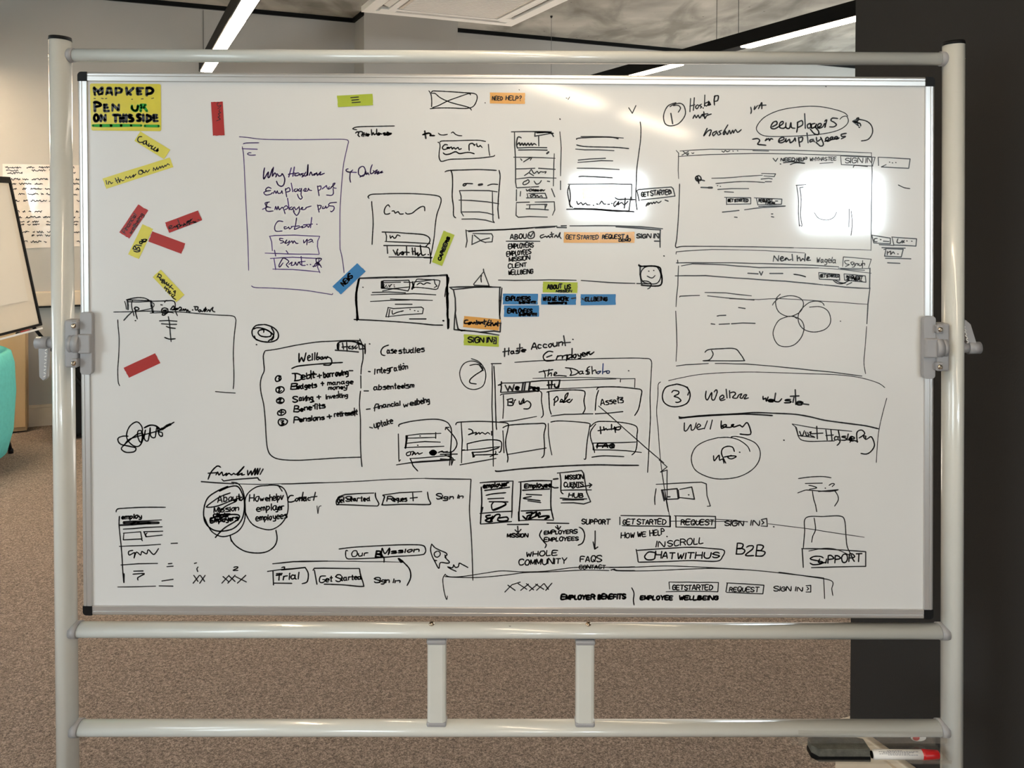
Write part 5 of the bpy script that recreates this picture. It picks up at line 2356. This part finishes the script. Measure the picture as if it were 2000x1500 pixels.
# tray along the lower edge
tm = b - hdir * .06 - un * .03; te = c + hdir * .06 - un * .03
mb = MB(); mb.prism([tm, tm + nrm * .045, tm + nrm * .045 + un * .012, tm + nrm * .040 + un * .012, tm + nrm * .040 + un * .004, tm + un * .004], te - tm); mb.build('tray', M_WHITE, t)
pr_ = thing('marker_pen', 'red marker pen on the flip chart tray', 'pen', tm - hdir * .2 + nrm * .03 + un * .015)
mb = MB(); mb.tube(tm - hdir * .13 + nrm * .026 + un * .0125, tm - hdir * .24 + nrm * .026 + un * .0125, .0085); mb.build('barrel', mat('red_barrel', (.3, .015, .02), .4), pr_)
mb = MB(); mb.tube(tm - hdir * .24 + nrm * .026 + un * .0125, tm - hdir * .27 + nrm * .026 + un * .0125, .0088); mb.build('cap', M_BLKP, pr_)
for p0, p1 in ((b - hdir * .05 - nrm * .02, Vector((b.x + .48, YFc + .12, .02))), (c + hdir * .05 - nrm * .02, Vector((c.x - .06, c.y + .42, .02))), ((a + d) / 2 - un * .1 - nrm * .02, Vector(((b.x + c.x) / 2 - .45, YFc - .05, .02)))):
    mb = MB(); mb.tube(p0, p1, .011, n=12); mb.build('leg', M_BLKP, t)
    mb = MB(); mb.lathe([(.016, -.018), (.016, .004), (.012, .012)], p1, n=12); mb.build('rubber_foot', M_BLKP, t)

# teal tub chair
ct = Vector((-3.395, CAM.y + 5.0, 0)); CR = .475
t = thing('tub_chair', 'turquoise upholstered tub chair at the far left below the flip chart', 'chair', ct)
M_TEAL = mat('turquoise_fabric', (.15, .60, .54), .85, noise=.06, nscale=40, bump=.3, bscale=400, spec=.2)
mb = MB()
n = 40; rows = []
prof = [(.80, .05), (.90, .09), (.97, .22), (1.0, .45), (.985, .62), (.95, .685), (.90, .70), (.84, .685), (.80, .62), (.78, .42)]
for i in range(n + 1):
    a = math.radians(-60 + 260 * i / n - 100)
    rows.append([mb.bm.verts.new(ct + Vector((math.cos(a) * CR * r_, math.sin(a) * CR * r_, z))) for r_, z in prof])
for A_, B_ in zip(rows, rows[1:]):
    for k in range(len(prof)):
        f = mb.bm.faces.new((A_[k], A_[(k + 1) % len(prof)], B_[(k + 1) % len(prof)], B_[k])); f.smooth = True
mb.bm.faces.new(rows[0]); mb.bm.faces.new(rows[-1][::-1])
mb.build('backrest', M_TEAL, t)
mb = MB(); mb.lathe([(.30, .08), (CR * .79, .12), (CR * .79, .40), (CR * .76, .44), (CR * .6, .455)], ct, n=36); mb.build('seat', M_TEAL, t)
for k in range(4):
    a = math.pi / 4 + k * math.pi / 2; mb = MB(); p = ct + Vector((math.cos(a) * .3, math.sin(a) * .3, 0)); mb.tube(p + Vector((0, 0, .09)), p, .016, r2=.011, n=12); mb.build('leg', M_BLKP, t)

# warm wooden cupboard against the wall behind the flip chart
pR = on_plane(52, 845, Vector((0, 0, 0)), Vector((0, 0, 1))) - OG; sR, dF = pR.dot(SV), pR.dot(DV)
t = thing('cupboard', 'low warm beige wooden cupboard by the back wall behind the flip chart', 'cupboard', rm(sR - .4, dF + .25))
M_WOOD = mat('beech_laminate', (.56, .37, .19), .5, noise=.10, nscale=6, stretch=(1, 1, .12))
dB = DBACK - .03
mb = MB(); mb.box(rm(sR - .4, (dF + dB) / 2 + .01, .36), (.80, dB - dF - .02, .70), ROOMROT, bevel=.002); mb.build('body', M_WOOD, t)
mb = MB(); mb.box(rm(sR - .4, (dF + dB) / 2, .725), (.82, dB - dF + .02, .025), ROOMROT, bevel=.003); mb.build('worktop', M_WOOD, t)
for k in (0, 1):
    mb = MB(); mb.box(rm(sR - .6 + .4 * k, dF + .008, .37), (.39, .018, .66), ROOMROT, bevel=.002); dr = mb.build('door', M_WOOD, t)
    mb = MB(); mb.box(rm(sR - .44 + .08 * k, dF - .012, .5), (.012, .02, .12), ROOMROT, bevel=.003); mb.build('handle', M_ALU, dr)

# black cabinet visible between upright and board
pK = on_plane(155, 858, Vector((0, 0, 0)), Vector((0, 0, 1))) - OG; sK, dK = pK.dot(SV), pK.dot(DV)
hK = at(155, 699, CAM.y + (OG + SV * sK + DV * dK).y - CAM.y).z
t = thing('equipment_cabinet', 'low black cabinet standing on the floor behind the stand, left of the board', 'cabinet', rm(sK + .1, dK + .2))
mb = MB(); mb.box(rm(sK + .12, dK + .20, hK / 2 + .01), (.46, .38, hK - .02), ROOMROT, bevel=.006); mb.build('body', M_BLACK, t)
mb = MB(); mb.box(rm(sK + .12, dK + .004, hK / 2), (.42, .014, hK - .08), ROOMROT, bevel=.003); dr = mb.build('door', M_BLKP, t)
mb = MB(); mb.tube(rm(sK + .27, dK - .012, hK * .45), rm(sK + .27, dK - .012, hK * .62), .005); mb.build('handle', M_ALU, dr)

# clear film with handwritten notes on the wall
WP = rm(0, DBACK - .004)
def wp(x, y, off=0.0): return on_plane(x, y, rm(0, DBACK - .004 - off), DV)
M_FILM = mat('glossy_static_film', (.66, .60, .54), .16, noise=.05, nscale=5, bump=.5, bscale=14, coat=.6, coat_r=.05)
t = thing('wall_film', 'glossy write-on film with rows of black handwriting stuck to the back wall', 'poster', wp(100, 404))
mb = MB(); mb.prism([wp(5, 320), wp(232, 324), wp(228, 478), wp(7, 487)], DV * .003); mb.build('sheet', M_FILM, t)
LINES = [(10, 327, [(0, 32), (42, 58), (66, 90), (95, 104)]), (12, 333, [(0, 24), (50, 78), (84, 94)]), (14, 338, [(0, 30)]), (22, 350, [(0, 18), (22, 34), (40, 72)]),
    (24, 359, [(0, 8), (13, 38), (44, 60)]), (24, 369, [(0, 10), (20, 28), (36, 58), (64, 78)]), (36, 379, [(0, 12), (18, 40), (44, 50), (54, 70)]),
    (26, 392, [(0, 12), (20, 28), (34, 66), (70, 78)]), (32, 413, [(0, 6), (12, 18), (24, 30), (36, 50)]), (34, 424, [(0, 10), (16, 46), (50, 70)]),
    (37, 433, [(0, 12), (16, 22), (26, 40), (54, 66)]), (38, 439, [(0, 10), (16, 22), (26, 40), (52, 66)]), (40, 453, [(0, 18), (24, 28), (32, 46), (52, 68)]),
    (62, 460, [(0, 6), (10, 22), (26, 42)]), (46, 472, [(0, 8), (14, 36), (40, 46), (54, 70)])]
rnd = random.Random(3); bm = bmesh.new()
for x0, y0, segs in LINES:
    ext = segs + [(a + 104, b + 104) for a, b in segs if a + 104 + x0 < 205]
    for a, b in ext:
        x = x0 + a; P = []
        while x < min(x0 + b, 222):
            P.append((x, y0 + rnd.uniform(-1.9, 1.9))); x += rnd.uniform(.8, 1.7)
        if len(P) > 1: ribbon(bm, P, 1.5, (rm(0, DBACK - .0072), DV), rnd)
mb = MB(); mb.bm.free(); mb.bm = bm; mb.build('handwriting', M_INK['black'], t, label='rows of small black marker handwriting')
